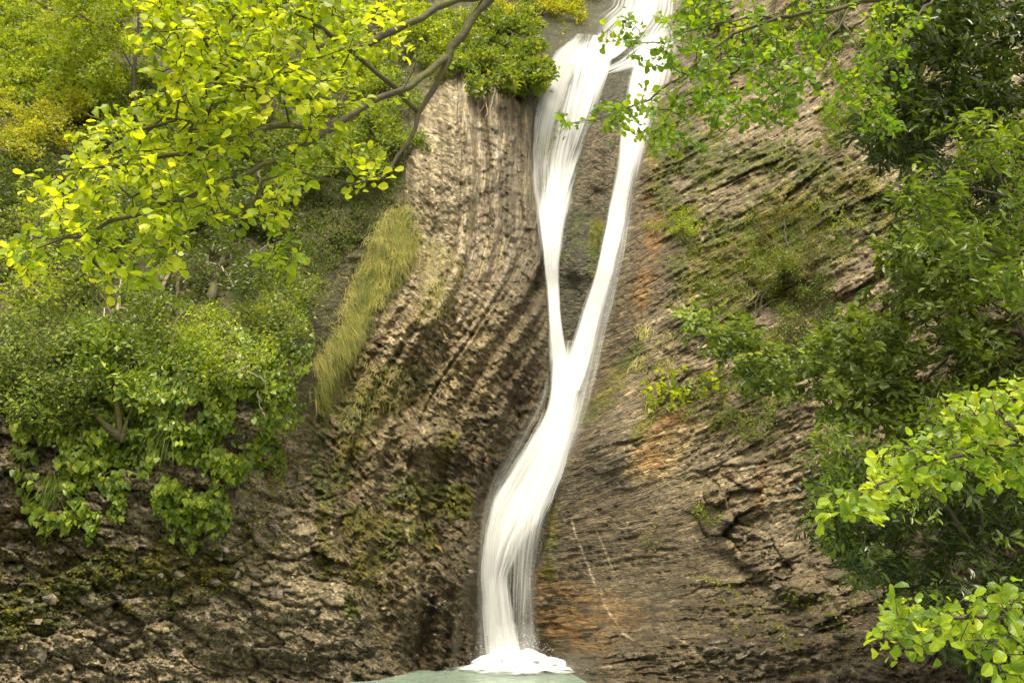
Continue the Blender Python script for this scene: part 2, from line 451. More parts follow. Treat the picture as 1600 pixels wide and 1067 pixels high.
# ledges and hollows with a place of their own
def bump(u, v, ru, rv, a): 
    global DISP
    DISP = DISP + a * np.exp(-((U - u) / ru) ** 2 - ((V - v) / rv) ** 2)
bump(670, 690, 50, 22, 0.7); bump(560, 500, 20, 60, -0.5)
bump(905, 400, 16, 80, 0.35); bump(950, 200, 10, 90, 0.3)
bump(945, 690, 55, 45, 0.5); bump(1240, 470, 60, 30, -0.9); bump(1150, 1010, 150, 30, 0.35); bump(430, 1040, 90, 26, -0.6)
DEP = DEP - DISP
# foot of the cliff leans out into the pool below the waterline
POS = px(U, V, DEP).astype(np.float32)
# ---- rock colours (own colours of the stone, wet stain, moss, iron and lichen)
def blend(c, col, w): return c + (np.array(col, np.float32) - c) * w[..., None]
n_big = fbm(U / 70, V / 50, 4, 150); n_mid = fbm(U / 20, V / 16, 4, 151); n_f = fbm(U / 6, V / 6, 3, 152)
C = np.zeros(U.shape + (3,), np.float32) + np.array((0.205, 0.162, 0.112), np.float32)
C = blend(C, (0.245, 0.205, 0.140), reg_left * 0.9)
C = blend(C, (0.34, 0.28, 0.21), reg_left * sstep(0.55, 0.9, r1) * 0.7)
C = blend(C, (0.15, 0.126, 0.09), reg_left * sstep(0.72, 0.9, r2) * 0.6)
C = blend(C, (0.42, 0.36, 0.29), reg_left * sstep(0.80, 0.95, r3) * sstep(0.45, 0.65, n_big) * 0.7)
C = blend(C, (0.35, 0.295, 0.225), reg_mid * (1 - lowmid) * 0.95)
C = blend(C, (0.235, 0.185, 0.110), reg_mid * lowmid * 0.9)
C = blend(C, (0.46, 0.38, 0.28), reg_mid * lowmid * sstep(0.7, 0.95, mr2) * 0.6)
C = blend(C, (0.13, 0.10, 0.055), reg_mid * lowmid * sstep(0.68, 0.9, mr1) * 0.55)
C = blend(C, (0.13, 0.075, 0.04), reg_mid * lowmid * sstep(0.8, 0.9, mr3) * 0.5)
C = blend(C, (0.215, 0.172, 0.115), reg_right * 0.95)
C = blend(C, (0.40, 0.325, 0.25), reg_right * sstep(0.6, 0.95, kr2) * 0.6)
C = blend(C, (0.12, 0.10, 0.075), reg_right * sstep(0.65, 0.9, kr1) * 0.5)
C = blend(C, (0.07, 0.068, 0.022), reg_slope * 0.95)
# wet stone round the fall and along the pool
wetm = 1 - sstep(26, 120, dW + 70 * (n_big - 0.5))
foot = sstep(930, 1050, V + 90 * (n_big - 0.5)) * sstep(330, 520, U)
seep = (1 - sstep(-40, 60, sdpoly(wu, wv, [(480,640),(560,700),(740,660),(755,1060),(600,1080),(520,900)])))
slabwet = 1 - sstep(-30, 50, sdpoly(wu, wv, [(840,900),(870,790),(960,760),(1180,860),(1290,960),(1300,1080),(860,1080)]))
wet = np.clip((0.8 + 0.15 * (U < 860)) * wetm + 0.9 * foot + 0.50 * seep + 0.85 * slabwet, 0, 1)
C = C * (1 - 0.52 * wet[..., None])
C = blend(C, (0.34, 0.265, 0.16), (1 - sstep(-8, 18, sdpoly(wu, wv, [(985,745),(1030,660),(1070,640),(1100,660),(1050,740),(1000,760)]))) * 0.9)
# tan wet slab between the two arms and right of the right arm
tan = (1 - sstep(-6, 14, dWd)) + (1 - sstep(-10, 25, sdpoly(wu, wv, [(985,290),(1020,270),(1035,420),(1000,540),(940,640),(925,600),(960,470)])))
C = blend(C, (0.125, 0.098, 0.060), np.clip(tan, 0, 1) * 0.85)
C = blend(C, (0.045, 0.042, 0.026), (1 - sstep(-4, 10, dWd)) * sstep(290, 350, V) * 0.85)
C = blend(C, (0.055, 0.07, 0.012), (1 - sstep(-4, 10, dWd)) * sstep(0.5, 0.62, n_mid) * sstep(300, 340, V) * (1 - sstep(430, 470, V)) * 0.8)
# iron stain
iron = np.exp(-(dline(wu, wv, [(1026,240),(1020,330),(1014,400),(1004,480)]) / 15) ** 2) + 0.9 * (1 - sstep(-10, 22, sdpoly(wu, wv, [(1000,745),(1035,650),(1065,640),(1075,660),(1030,745)]))) \
     + 0.55 * np.exp(-(((wu - 900) / 42) ** 2 + ((wv - 990) / 26) ** 2)) + 0.5 * (1 - sstep(-15, 30, sdpoly(wu, wv, [(840,900),(960,930),(1000,950),(940,1010),(850,1000)]))) \
     + 0.7 * np.exp(-(dline(wu, wv, [(1188,730),(1190,800)]) / 8) ** 2) + 0.8 * np.exp(-(((wu - 20) / 40) ** 2 + ((wv - 815) / 22) ** 2))
C = blend(C, (0.25, 0.14, 0.05), np.clip(iron, 0, 1) * sstep(0.32, 0.54, 0.5 * n_mid + 0.5 * fbm(al / 55, sr / 7, 4, 153)) * 0.9)
# moss and algae
mossy = np.zeros_like(U)
for pts, wdt, a in [([(20,960),(110,900),(250,890),(330,890)], 40, 1.2), ([(30,840),(120,830),(200,860)], 18, .8), ([(440,700),(420,800)], 16, .6), ([(0,990),(90,960)], 24, .9), ([(270,950),(290,900)], 16, 1), ([(560,890),(600,860)], 34, .8), ([(620,775),(725,780)], 22, 1.5),
                    ([(575,820),(660,830)], 26, 1.1), ([(540,680),(550,960)], 14, .7), ([(700,690),(690,720)], 20, 1.0), ([(640,580),(560,640),(520,760)], 44, .7), ([(500,640),(505,900)], 18, .8),
                    ([(1040,180),(1030,300)], 36, .8), ([(1000,540),(960,600),(920,650)], 16, .9), ([(1020,620),(1000,680)], 16, .9), ([(1100,430),(1230,340),(1380,320)], 70, .9), ([(1060,200),(1110,260),(1240,250),(1340,300)], 44, .75), ([(1060,420),(1120,480),(1220,560)], 40, .7),
                    ([(870,800),(860,900)], 20, .6), ([(935,350),(925,420)], 12, 1.2), ([(860,150),(850,250),(858,220)], 14, 1.2), ([(1180,620),(1110,680)], 30, .5), ([(1140,940),(1250,1010)], 24, .5), ([(840,110),(850,90)], 14, .8), ([(1240,930),(1330,990)], 20, .5),
                    ([(600,420),(640,330)], 40, .5), ([(680,460),(720,420)], 30, .5), ([(600,980),(560,1060)], 20, .4)]:
    mossy = np.maximum(mossy, a * np.exp(-(dline(wu, wv, pts) / wdt) ** 2))
mossm = sstep(0.42, 0.66, mossy * 0.55 + 0.5 * n_mid + 0.5 * (n_f - 0.5)) * sstep(0.08, 0.4, mossy)
mcol = np.where((n_big > 0.5)[..., None], np.array((0.115, 0.105, 0.010), np.float32), np.array((0.075, 0.088, 0.010), np.float32))
C = C + (mcol - C) * (mossm * 0.88)[..., None]
C = C * np.array((1.02, 1.0, 0.84), np.float32)
DEP_m = mossm * 0.06
# pale upright ribs on the buttress and quartz veins on the right slab
rib = np.zeros_like(U)
for s0, w0, a0 in ((743, 5, .8), (772, 4, 1), (722, 3, .5), (800, 3, .45)):
    rib = np.maximum(rib, a0 * np.exp(-((sb - s0) / w0) ** 2) * sstep(90, 130, V) * (1 - sstep(480, 640, V)) * sstep(0.25, 0.5, n_mid))
C = blend(C, (0.52, 0.43, 0.34), rib * reg_mid * 0.85)
vein = np.exp(-(dline(U + 5 * ja, V + 5 * jb, [(888,795),(905,850),(925,900),(945,945),(972,990),(990,1000)]) / (0.5 + 1.9 * n_big)) ** 2) + 0.7 * np.exp(-(dline(U + 5 * ja, V + 5 * jb, [(925,810),(945,860),(960,895)]) / 1.2) ** 2) \
     + 0.6 * np.exp(-(dline(U + 5 * ja, V + 5 * jb, [(1020,955),(1040,985),(1080,1010),(1120,1060)]) / 1.4) ** 2) + 0.5 * np.exp(-(dline(U + 5 * ja, V + 5 * jb, [(633,730),(636,850),(650,920),(655,960)]) / 3) ** 2) + 0.5 * np.exp(-(dline(U + 5 * ja, V + 5 * jb, [(545,870),(553,930),(570,970)]) / 3) ** 2)
C = blend(C, (0.52, 0.43, 0.30), np.clip(vein, 0, 1) * sstep(0.36, 0.58, n_mid) * 0.85)
DEP = DEP - DEP_m - 0.06 * rib - 0.03 * np.clip(vein, 0, 1)
DEP = np.maximum(DEP, 5)
POS = px(U, V, DEP).astype(np.float32)

# bedding coordinates: one unit is about one chip of rock
big_ = np.argmax(np.stack([reg_left, reg_mid, reg_right, reg_slope]), 0)[..., None]
BED = np.where(big_ == 0, np.stack([JU / 9, sl / 6], -1), np.where(big_ == 1, np.where(((sb > 712) & (V < 440))[..., None], np.stack([V / 34, sb / 5.5], -1), np.stack([(JU * 0.78 + JV * 0.62) / 11, diag / 4.6], -1)),
      np.where(big_ == 2, np.stack([al / 17, sr / 4.6], -1), np.stack([JU / 9, JV / 7], -1)))).astype(np.float32)
NR, NC_ = U.shape
gu = np.gradient(POS, axis=1); gv = np.gradient(POS, axis=0)
NRM = unit(np.cross(gv, gu)); NRM = np.where((NRM[..., 1:2] > 0), -NRM, NRM)

def surf(u, v, arr=None):
    """cliff point (or any grid field) at a pixel"""
    arr = POS if arr is None else arr
    i = np.clip(np.searchsorted(va, np.asarray(v)), 0, NR - 1); j = np.clip(np.searchsorted(ua, np.asarray(u)), 0, NC_ - 1)
    return arr[i, j].astype(float)

def cliff_piece(name, jsel_l, jsel_r, label):
    """cut the sheet between two polylines u(v); neighbours share their border vertices"""
    idx = np.arange(NR * NC_).reshape(NR, NC_)
    q = np.stack([idx[:-1, :-1], idx[1:, :-1], idx[1:, 1:], idx[:-1, 1:]], -1)
    uc = 0.5 * (U[:-1, :-1] + U[:-1, 1:]); vc = 0.5 * (V[:-1, :-1] + V[1:, :-1])
    keep = (uc >= jsel_l(vc)) & (uc < jsel_r(vc))
    f = q[keep]
    used, inv = np.unique(f.ravel(), return_inverse=True)
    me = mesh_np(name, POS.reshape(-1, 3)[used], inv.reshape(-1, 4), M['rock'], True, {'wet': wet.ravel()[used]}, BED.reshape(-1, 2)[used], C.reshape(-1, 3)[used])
    return link(name, me, None, 'structure', label)
vline = lambda pts: (lambda v, p=np.array(pts, float): np.interp(v, p[:, 1], p[:, 0]))
LB = vline([(560,-330),(600,0),(640,170),(640,330),(560,480),(495,600),(500,720),(520,860),(560,960),(620,1062),(640,1222)])
RB = vline([(960,-330),(960,0),(940,200),(905,400),(886,545),(885,600),(850,680),(805,760),(790,850),(790,1040),(790,1222)])
cl_left = cliff_piece('cliff_left', lambda v: v * 0 - 1e6, LB, 'ivy covered rubbly rock crag and wooded slope on the left')
cl_mid = cliff_piece('cliff_center', LB, RB, 'banded brown rock buttress left of the waterfall')
cl_right = cliff_piece('cliff_right', RB, lambda v: v * 0 + 1e6, 'layered grey brown rock wall right of the waterfall')

# ------------------------------------------------------------------ ground round the camera and the pool
gx = np.linspace(-45, 45, 121); gy = np.linspace(-30, 40, 95)
GX, GY = np.meshgrid(gx, gy)
bed = -0.9 + 1.55 * sstep(3.5, -1.5, GY + 0.6 * np.sin(GX * 0.7)) + 1.2 * sstep(5.0, 10, np.abs(GX)) * sstep(13, 6, GY) * 0.9 + 0.35 * (fbm(GX / 1.6 + 50, GY / 1.6 + 50, 4, 200) - 0.5)
def ground_z(x, y):
    i = int(np.clip(np.searchsorted(gy, y), 0, len(gy) - 1)); j = int(np.clip(np.searchsorted(gx, x), 0, len(gx) - 1))
    return float(bed[i, j])
ii = np.arange(GX.size).reshape(GX.shape)
gq = np.stack([ii[:-1, :-1], ii[:-1, 1:], ii[1:, 1:], ii[1:, :-1]], -1).reshape(-1, 4)
link('ground', mesh_np('ground', np.stack([GX, GY, bed], -1).reshape(-1, 3), gq, M['bank'], True), None, 'structure', 'stony river bank and pool bed')

t = NT('pool water')
pos = t.n('ShaderNodeNewGeometry').outputs['Position']
p = t.n('ShaderNodeBsdfPrincipled', i_Roughness=0.12, i_IOR=1.33)
nn = t.noise(pos, 0.6, 3)
t.l(t.mix(nn, (0.19, 0.26, 0.20), (0.27, 0.34, 0.27)), p.inputs['Base Color'])
b = t.n('ShaderNodeBump', i_Strength=0.6, i_Distance=0.08)
t.l(t.noise(pos, 3.2, 4, 0.6, 0.6), b.inputs['Height']); t.l(b.outputs[0], p.inputs['Normal'])
t.l(p.outputs[0], t.out.inputs['Surface'])
M['pool'] = t.m
wx = np.linspace(-45, 45, 151); wy = np.linspace(-30, 40, 121)
WX, WY = np.meshgrid(wx, wy)
WZ = 0.03 * (fbm(WX * 1.1 + 80, WY * 1.1 + 80, 3, 210) - 0.5)
ii = np.arange(WX.size).reshape(WX.shape)
gq = np.stack([ii[:-1, :-1], ii[:-1, 1:], ii[1:, 1:], ii[1:, :-1]], -1).reshape(-1, 4)
link('pool', mesh_np('pool', np.stack([WX, WY, WZ], -1).reshape(-1, 3), gq, M['pool'], True), None, 'structure', 'pale green plunge pool at the foot of the fall')

# ------------------------------------------------------------------ waterfall
def water_material(name, scale_x=13.0, scale_y=0.3, soft=0.5, opac=1.0):
    t = NT(name)
    uv = t.n('ShaderNodeUVMap', uv_map='UVMap').outputs[0]
    dens = t.n('ShaderNodeAttribute', attribute_name='dens').outputs['Fac']
    mp = t.n('ShaderNodeMapping'); mp.inputs['Scale'].default_value = (scale_x, scale_y, 1); t.l(uv, mp.inputs['Vector'])
    n1 = t.noise(mp.outputs[0], 1.0, 5, 0.62, 0.25)
    mp2 = t.n('ShaderNodeMapping'); mp2.inputs['Scale'].default_value = (scale_x * 0.25, scale_y * 0.8, 1); t.l(uv, mp2.inputs['Vector'])
    n2 = t.noise(mp2.outputs[0], 1.0, 3, 0.5)
    n = t.math('ADD', t.math('MULTIPLY', n1, 0.62), t.math('MULTIPLY', n2, 0.38))
    n = t.math('MULTIPLY', t.math('SUBTRACT', n, 0.28), 2.3)
    mr = t.n('ShaderNodeMapRange', interpolation_type='SMOOTHSTEP')
    t.l(n, mr.inputs['Value'])
    thr = t.math('SUBTRACT', 1.0, dens)
    t.l(t.math('SUBTRACT', thr, soft), mr.inputs['From Min']); t.l(t.math('ADD', thr, soft), mr.inputs['From Max'])
    d = t.n('ShaderNodeBsdfDiffuse'); t.l(t.ramp(n, [(0.05, (0.80, 0.82, 0.83)), (0.6, (0.94, 0.94, 0.93))]), d.inputs['Color'])
    tr = t.n('ShaderNodeBsdfTranslucent'); tr.inputs['Color'].default_value = (0.90, 0.905, 0.90, 1)
    mx = t.n('ShaderNodeMixShader', i_0=0.45); t.l(d.outputs[0], mx.inputs[1]); t.l(tr.outputs[0], mx.inputs[2])
    bp = t.n('ShaderNodeBump', i_Strength=0.15, i_Distance=0.06); t.l(n, bp.inputs['Height']); t.l(bp.outputs[0], d.inputs['Normal'])
    tp = t.n('ShaderNodeBsdfTransparent')
    m2 = t.n('ShaderNodeMixShader'); t.l(t.math('MULTIPLY', mr.outputs[0], opac), m2.inputs[0]); t.l(tp.outputs[0], m2.inputs[1]); t.l(mx.outputs[0], m2.inputs[2])
    t.l(m2.outputs[0], t.out.inputs['Surface'])
    return t.m
M['water'] = water_material('white water')
M['mist'] = water_material('drifting spray', 26.0, 0.10, 0.7, 0.34)
M['veil'] = water_material('thin water veil', 18.0, 0.2, 0.45, 0.6)

def resample(pts, n):
    p = np.array(pts, float)
    s = np.concatenate([[0], np.cumsum(np.linalg.norm(np.diff(p, axis=0), axis=1))]); s /= s[-1]
    q = np.linspace(0, 1, n)
    r = np.stack([np.interp(q, s, p[:, k]) for k in range(p.shape[1])], 1)
    k = max(3, n // 18) | 1
    pad = np.pad(r, ((k // 2, k // 2), (0, 0)), 'edge')
    sm = np.stack([np.convolve(pad[:, i], np.ones(k) / k, 'valid') for i in range(r.shape[1])], 1)
    sm[0], sm[-1] = r[0], r[-1]
    return sm

TD = lambda u, v: tps(u, v)
def stream(name, left, right, dens_s, off=0.25, bulge=0.35, edge=0.16, mat='water', ns=170, nt=40, seed=1, relief=0.03, parent=None, label=None):
    """a sheet of falling water between two edge lines; dens_s: list of (s, density)"""
    L_, R_ = resample(left, ns), resample(right, ns)
    tt = np.linspace(0, 1, nt)
    P2 = L_[:, None] + (R_ - L_)[:, None] * tt[None, :, None]
    s = np.linspace(0, 1, ns)
    rag = 3.0 * (fbm(np.full((ns, nt), seed * 7.7) + tt[None] * 1.5, s[:, None] * 14 + tt[None] * 0, 3, 300 + seed) - 0.5)
    P2[..., 0] += rag * 1.6 * np.abs(2 * tt - 1)[None]
    d = TD(P2[..., 0], P2[..., 1])
    prof = 1 - (2 * tt - 1)[None] ** 2
    W = np.linalg.norm((R_ - L_), axis=1)[:, None] * d / F
    Lm = np.concatenate([[0], np.cumsum(np.linalg.norm(np.diff((L_ + R_) / 2, axis=0), axis=1))])[:, None] * d.mean() / F
    uu = (tt[None] - 0.5) * np.maximum(W.mean(), 0.6) + 0 * d
    ll = Lm + 0 * d
    rel = relief * ((fbm(uu * 7 + 31, ll * 0.35 + 11 * seed, 4, 310 + seed) - 0.5) * 2.2 + (fbm(uu * 1.6, ll * 0.7, 3, 320 + seed) - 0.5) * 2.5)
    d = d - off - 0.45 * bulge * prof - rel
    uu = uu + 0.10 * (fbm(uu * 1.3 + 5, ll * 0.25 + seed, 3, 330 + seed) - 0.5) * 2
    pos = px(P2[..., 0], P2[..., 1], d)
    den = np.interp(s, [x[0] for x in dens_s], [x[1] for x in dens_s])[:, None] * np.ones((1, nt))
    vv_ = P2[..., 1]
    den = den + (0.30 + 0.45 * sstep(380, 200, vv_)) * (fbm(uu * 1.8 + 3 * seed, ll * 0.45, 3, 340 + seed) - 0.5) * 2 * (0.35 if mat == 'mist' else 1)
    e = np.minimum(tt, 1 - tt)[None] / edge
    den = den - (1.9 if mat == 'mist' else 1.1) * (1 - sstep(0, 1, e)) - 0.9 * (1 - sstep(0, 0.10, s))[:, None]
    ii = np.arange(ns * nt).reshape(ns, nt)
    f = np.stack([ii[:-1, :-1], ii[1:, :-1], ii[1:, 1:], ii[:-1, 1:]], -1).reshape(-1, 4)
    uv = np.stack([uu + seed * 3.3, ll], -1).reshape(-1, 2)
    me = mesh_np(name, pos.reshape(-1, 3), f, M[mat], True, {'dens': den.ravel()}, uv)
    return link(name, me, parent, None, label)

wf = thing('waterfall', 'tall white waterfall splitting into two arms that rejoin above the pool', 'waterfall', tuple(px(790, 1036, 25.0)))
# top: water running in from the notch
stream('stream', [(975,-60),(950,8),(915,38),(886,58),(862,88)], [(1085,-60),(1072,30),(1050,75),(1015,110),(965,125)], [(0, .85), (.5, .75), (1, .35)], 0.2, 0.15, 0.25, 'water', 90, 40, 11, parent=wf)
# left arm: veil at the rock edge, main sheet, then the joined chute
stream('veil', [(890,52),(862,82),(842,130),(829,185),(824,240),(828,295),(838,345),(846,380)], [(930,55),(910,95),(890,150),(870,210),(860,270),(862,320),(868,350),(872,380)], [(0, 1.1), (.25, .56), (.7, .62), (1, .8)], 0.18, 0.2, 0.3, 'veil', 150, 34, 12, parent=wf)
stream('stream', [(895,52),(880,95),(868,160),(853,230),(840,290),(838,340),(848,410),(856,480),(858,545),(855,610)], [(985,60),(968,120),(942,190),(918,250),(902,300),(888,350),(877,410),(877,470),(884,530),(900,610)], [(0, .75), (.15, .42), (.35, .55), (.5, 1.0), (.9, 1.3), (1, .5)], 0.24, 0.25, 0.3, 'water', 220, 40, 13, parent=wf)
stream('veil', [(866,100),(846,180),(836,250),(838,320),(848,400),(850,450)], [(945,110),(925,190),(905,260),(890,330),(880,400),(880,450)], [(0, .5), (.5, .6), (.9, .8), (1, .2)], 0.42, 0.2, 0.4, 'veil', 120, 34, 14, parent=wf)
# right arm
stream('stream', [(985,30),(975,110),(964,190),(960,260),(947,335),(930,415),(908,485),(893,540),(868,610)], [(1075,20),(1046,120),(1014,200),(994,270),(980,340),(963,420),(943,495),(926,560),(916,610)], [(0, .6), (.25, .66), (.45, 1.0), (.9, 1.25), (1, .5)], 0.24, 0.25, 0.3, 'water', 220, 36, 15, parent=wf)
stream('veil', [(1000,20),(983,130),(970,210),(962,280),(950,340),(935,420),(915,500),(900,570),(885,640),(870,700)], [(1085,0),(1062,110),(1034,190),(1013,270),(1000,340),(987,420),(973,490),(955,570),(935,640),(915,700)], [(0, .6), (.3, .52), (.6, .5), (1, .3)], 0.36, 0.2, 0.42, 'veil', 200, 40, 16, parent=wf)
# joined fall
stream('stream', [(860,532),(859,565),(857,610),(848,645),(828,685),(796,730),(768,778),(757,830),(752,900),(754,960),(762,1050)], [(918,532),(916,565),(908,610),(898,660),(887,715),(870,765),(846,815),(818,850),(794,905),(804,970),(824,1050)], [(0, 1.0), (.12, 1.15), (.3, 1.4), (.6, 1.35), (1, 1.6)], 0.34, 0.45, 0.26, 'water', 260, 56, 17, relief=0.05, parent=wf)
stream('veil', [(872,580),(866,640),(842,690),(815,740),(790,790),(775,850),(778,920),(786,1000),(790,1050)], [(928,580),(918,640),(908,690),(892,750),(872,800),(856,860),(845,920),(836,980),(838,1050)], [(0, .6), (.35, .8), (.6, .70), (.8, .48), (1, .5)], 0.62, 0.25, 0.45, 'veil', 240, 50, 18, parent=wf)
stream('veil', [(852,600),(824,672),(788,722),(760,772),(748,830),(744,900),(746,960),(752,1050)], [(890,620),(860,700),(830,750),(800,800),(787,850),(785,910),(790,970),(800,1050)], [(0, .5), (.5, .7), (1, .8)], 0.5, 0.3, 0.42, 'veil', 200, 36, 19, parent=wf)

stream('drifting_spray', [(960,260),(945,340),(925,430),(900,520),(880,600),(865,680),(845,740),(825,800)], [(1010,260),(1000,340),(985,430),(968,520),(948,600),(928,680),(908,740),(885,800)], [(0, .4), (.3, .55), (.8, .5), (1, .1)], 0.7, 0.2, 0.5, 'mist', 160, 40, 21, parent=wf)
stream('drifting_spray', [(815,720),(790,780),(778,840),(780,900),(790,980),(795,1050)], [(905,720),(892,780),(878,840),(866,900),(862,980),(870,1050)], [(0, .4), (.3, .6), (.8, .55), (1, .7)], 0.85, 0.2, 0.5, 'mist', 150, 40, 22, parent=wf)
stream('drifting_spray', [(838,560),(826,620),(790,680),(752,740),(732,800),(726,900),(724,980),(720,1050)], [(885,560),(876,620),(850,680),(820,740),(800,800),(790,900),(790,980),(795,1050)], [(0, .3), (.4, .55), (1, .65)], 0.8, 0.2, 0.5, 'mist', 160, 40, 23, parent=wf)
stream('drifting_spray', [(820,120),(812,200),(810,280),(822,350),(836,430),(842,500),(845,560)], [(880,120),(870,200),(868,280),(876,350),(884,430),(886,500),(888,560)], [(0, .3), (.4, .5), (1, .5)], 0.6, 0.2, 0.5, 'mist', 150, 40, 24, parent=wf)
stream('drifting_spray', [(715,968),(715,1000),(715,1050)], [(890,968),(890,1000),(890,1050)], [(0, .2), (.5, .6), (1, .9)], 1.3, 0.5, 0.4, 'mist', 50, 60, 25, parent=wf)

t = NT('water thread')
d = t.n('ShaderNodeBsdfDiffuse'); d.inputs['Color'].default_value = (0.88, 0.885, 0.88, 1)
tr = t.n('ShaderNodeBsdfTranslucent'); tr.inputs['Color'].default_value = (0.88, 0.885, 0.88, 1)
mx = t.n('ShaderNodeMixShader', i_0=0.4); t.l(d.outputs[0], mx.inputs[1]); t.l(tr.outputs[0], mx.inputs[2]); t.l(mx.outputs[0], t.out.inputs['Surface'])
M['thread'] = t.m

def tri_obj(name, parent, verts, faces, mat, **kw):
    return link(name, mesh_np(name, verts, faces, mat, **kw), parent)

# foam heap where the fall meets the pool, and froth spreading over the surface
t = NT('foam')
geo = t.n('ShaderNodeNewGeometry').outputs['Position']
dens = t.n('ShaderNodeAttribute', attribute_name='dens').outputs['Fac']
n = t.math('MULTIPLY', t.math('SUBTRACT', t.noise(geo, 3.0, 6, 0.65, 0.4), 0.28), 2.3)
mr = t.n('ShaderNodeMapRange', interpolation_type='SMOOTHSTEP')
t.l(n, mr.inputs['Value']); thr = t.math('SUBTRACT', 1.0, dens)
t.l(t.math('SUBTRACT', thr, 0.5), mr.inputs['From Min']); t.l(t.math('ADD', thr, 0.5), mr.inputs['From Max'])
d = t.n('ShaderNodeBsdfDiffuse'); d.inputs['Color'].default_value = (0.88, 0.89, 0.88, 1)
bp = t.n('ShaderNodeBump', i_Strength=0.5, i_Distance=0.15); t.l(n, bp.inputs['Height']); t.l(bp.outputs[0], d.inputs['Normal'])
tp = t.n('ShaderNodeBsdfTransparent'); m2 = t.n('ShaderNodeMixShader')
t.l(mr.outputs[0], m2.inputs[0]); t.l(tp.outputs[0], m2.inputs[1]); t.l(d.outputs[0], m2.inputs[2]); t.l(m2.outputs[0], t.out.inputs['Surface'])
M['foam'] = t.m
def foam(name, cx, cy, rx, ry, height, d0, z0, seed):
    a = np.linspace(0, 2 * math.pi, 73)[:-1]; r = np.linspace(0, 1, 26)
    R_, A_ = np.meshgrid(r, a)
    wob = 1 + 0.25 * (fbm(np.cos(A_) * 2 + 9, np.sin(A_) * 2 + 9, 3, seed) - 0.5) * 2
    x = cx + rx * R_ * np.cos(A_) * wob; y = cy + ry * R_ * np.sin(A_) * wob
    z = z0 + height * (1 - R_ ** 2) ** 1.5 * (0.8 + 0.4 * fbm(x * 2.2 + 40, y * 2.2 + 40, 4, seed + 1)) + 0.10 * (fbm(x * 5 + 40, y * 5 + 40, 3, seed + 2) - 0.4) * (1 - R_)
    de = d0 - (d0 + 0.35) * sstep(0.25, 1.0, R_)
    ii = np.arange(x.size).reshape(x.shape)
    f = np.stack([ii[:, :-1], ii[:, 1:], np.roll(ii, -1, 0)[:, 1:], np.roll(ii, -1, 0)[:, :-1]], -1).reshape(-1, 4)
    tri_obj(name, wf, np.stack([x, y, z], -1).reshape(-1, 3), f, M['foam'], smooth=True, attrs={'dens': de.ravel()})
fp = px(795, 1036, 24.6)
for k, (dx, dy, rr, hh) in enumerate([(0.0, 24.9, 1.0, .50), (-.55, 24.7, .6, .30), (.55, 24.6, .9, .42), (1.15, 24.3, .7, .26), (.2, 24.1, .9, .22), (-.7, 24.3, .55, .16), (.85, 23.7, .7, .14), (1.5, 24.0, .5, .14)]):
    foam('foam_heap', fp[0] + dx, dy, rr, rr * .8, hh, 1.3, -0.03, 401 + 10 * k)
foam('froth', fp[0] + 0.35, 23.5, 2.4, 2.1, 0.05, 0.8, 0.035, 511)
# drops thrown up round the foot of the fall
nd = 700
a_ = rng.normal(0, 1, (nd, 3)); dp = np.array([fp[0] + .15, 24.6, 0.1]) + np.stack([a_[:, 0] * .75, a_[:, 1] * .5, np.abs(a_[:, 2]) * .45 * np.exp(-a_[:, 0] ** 2 * .3)], 1)
o8 = np.array([(1, 0, 0), (-1, 0, 0), (0, 1, 0), (0, -1, 0), (0, 0, 1.6), (0, 0, -1.6)], float); f8 = np.array([(0, 2, 4), (2, 1, 4), (1, 3, 4), (3, 0, 4), (2, 0, 5), (1, 2, 5), (3, 1, 5), (0, 3, 5)])
rd = 0.003 + 0.008 * rng.random(nd) ** 3
tri_obj('spray', wf, (dp[:, None] + rd[:, None, None] * o8[None]).reshape(-1, 3), (f8[None] + (np.arange(nd) * 6)[:, None, None]).reshape(-1, 3), M['thread'], smooth=True)
bpy.data.objects['spray']['kind'] = 'stuff'

# ------------------------------------------------------------------ plants: skeletons, tubes and leaves
def tubes(chains, sides=5):
    Vs, Fs, n0 = [], [], 0
    for pts, rad in chains:
        pts = np.asarray(pts, float); rad = np.asarray(rad, float); n = len(pts)
        if n < 2: continue
        rad = rad * (1 + np.clip(rng.normal(0, .07, n), -.15, .2))
        tg = unit(np.gradient(pts, axis=0))
        ref = np.array([0, 0, 1.0]) if abs(tg[0, 2]) < 0.8 else np.array([1.0, 0, 0])
        a = unit(np.cross(tg, ref)); b = np.cross(tg, a)
        th = np.arange(sides) * 2 * math.pi / sides
        ring = pts[:, None] + rad[:, None, None] * (np.cos(th)[None, :, None] * a[:, None] + np.sin(th)[None, :, None] * b[:, None])
        Vs.append(ring.reshape(-1, 3))
        i = np.arange(n * sides).reshape(n, sides)
        Fs.append(np.stack([i[:-1], np.roll(i, -1, 1)[:-1], np.roll(i, -1, 1)[1:], i[1:]], -1).reshape(-1, 4) + n0)
        n0 += n * sides
    return np.vstack(Vs), np.vstack(Fs)

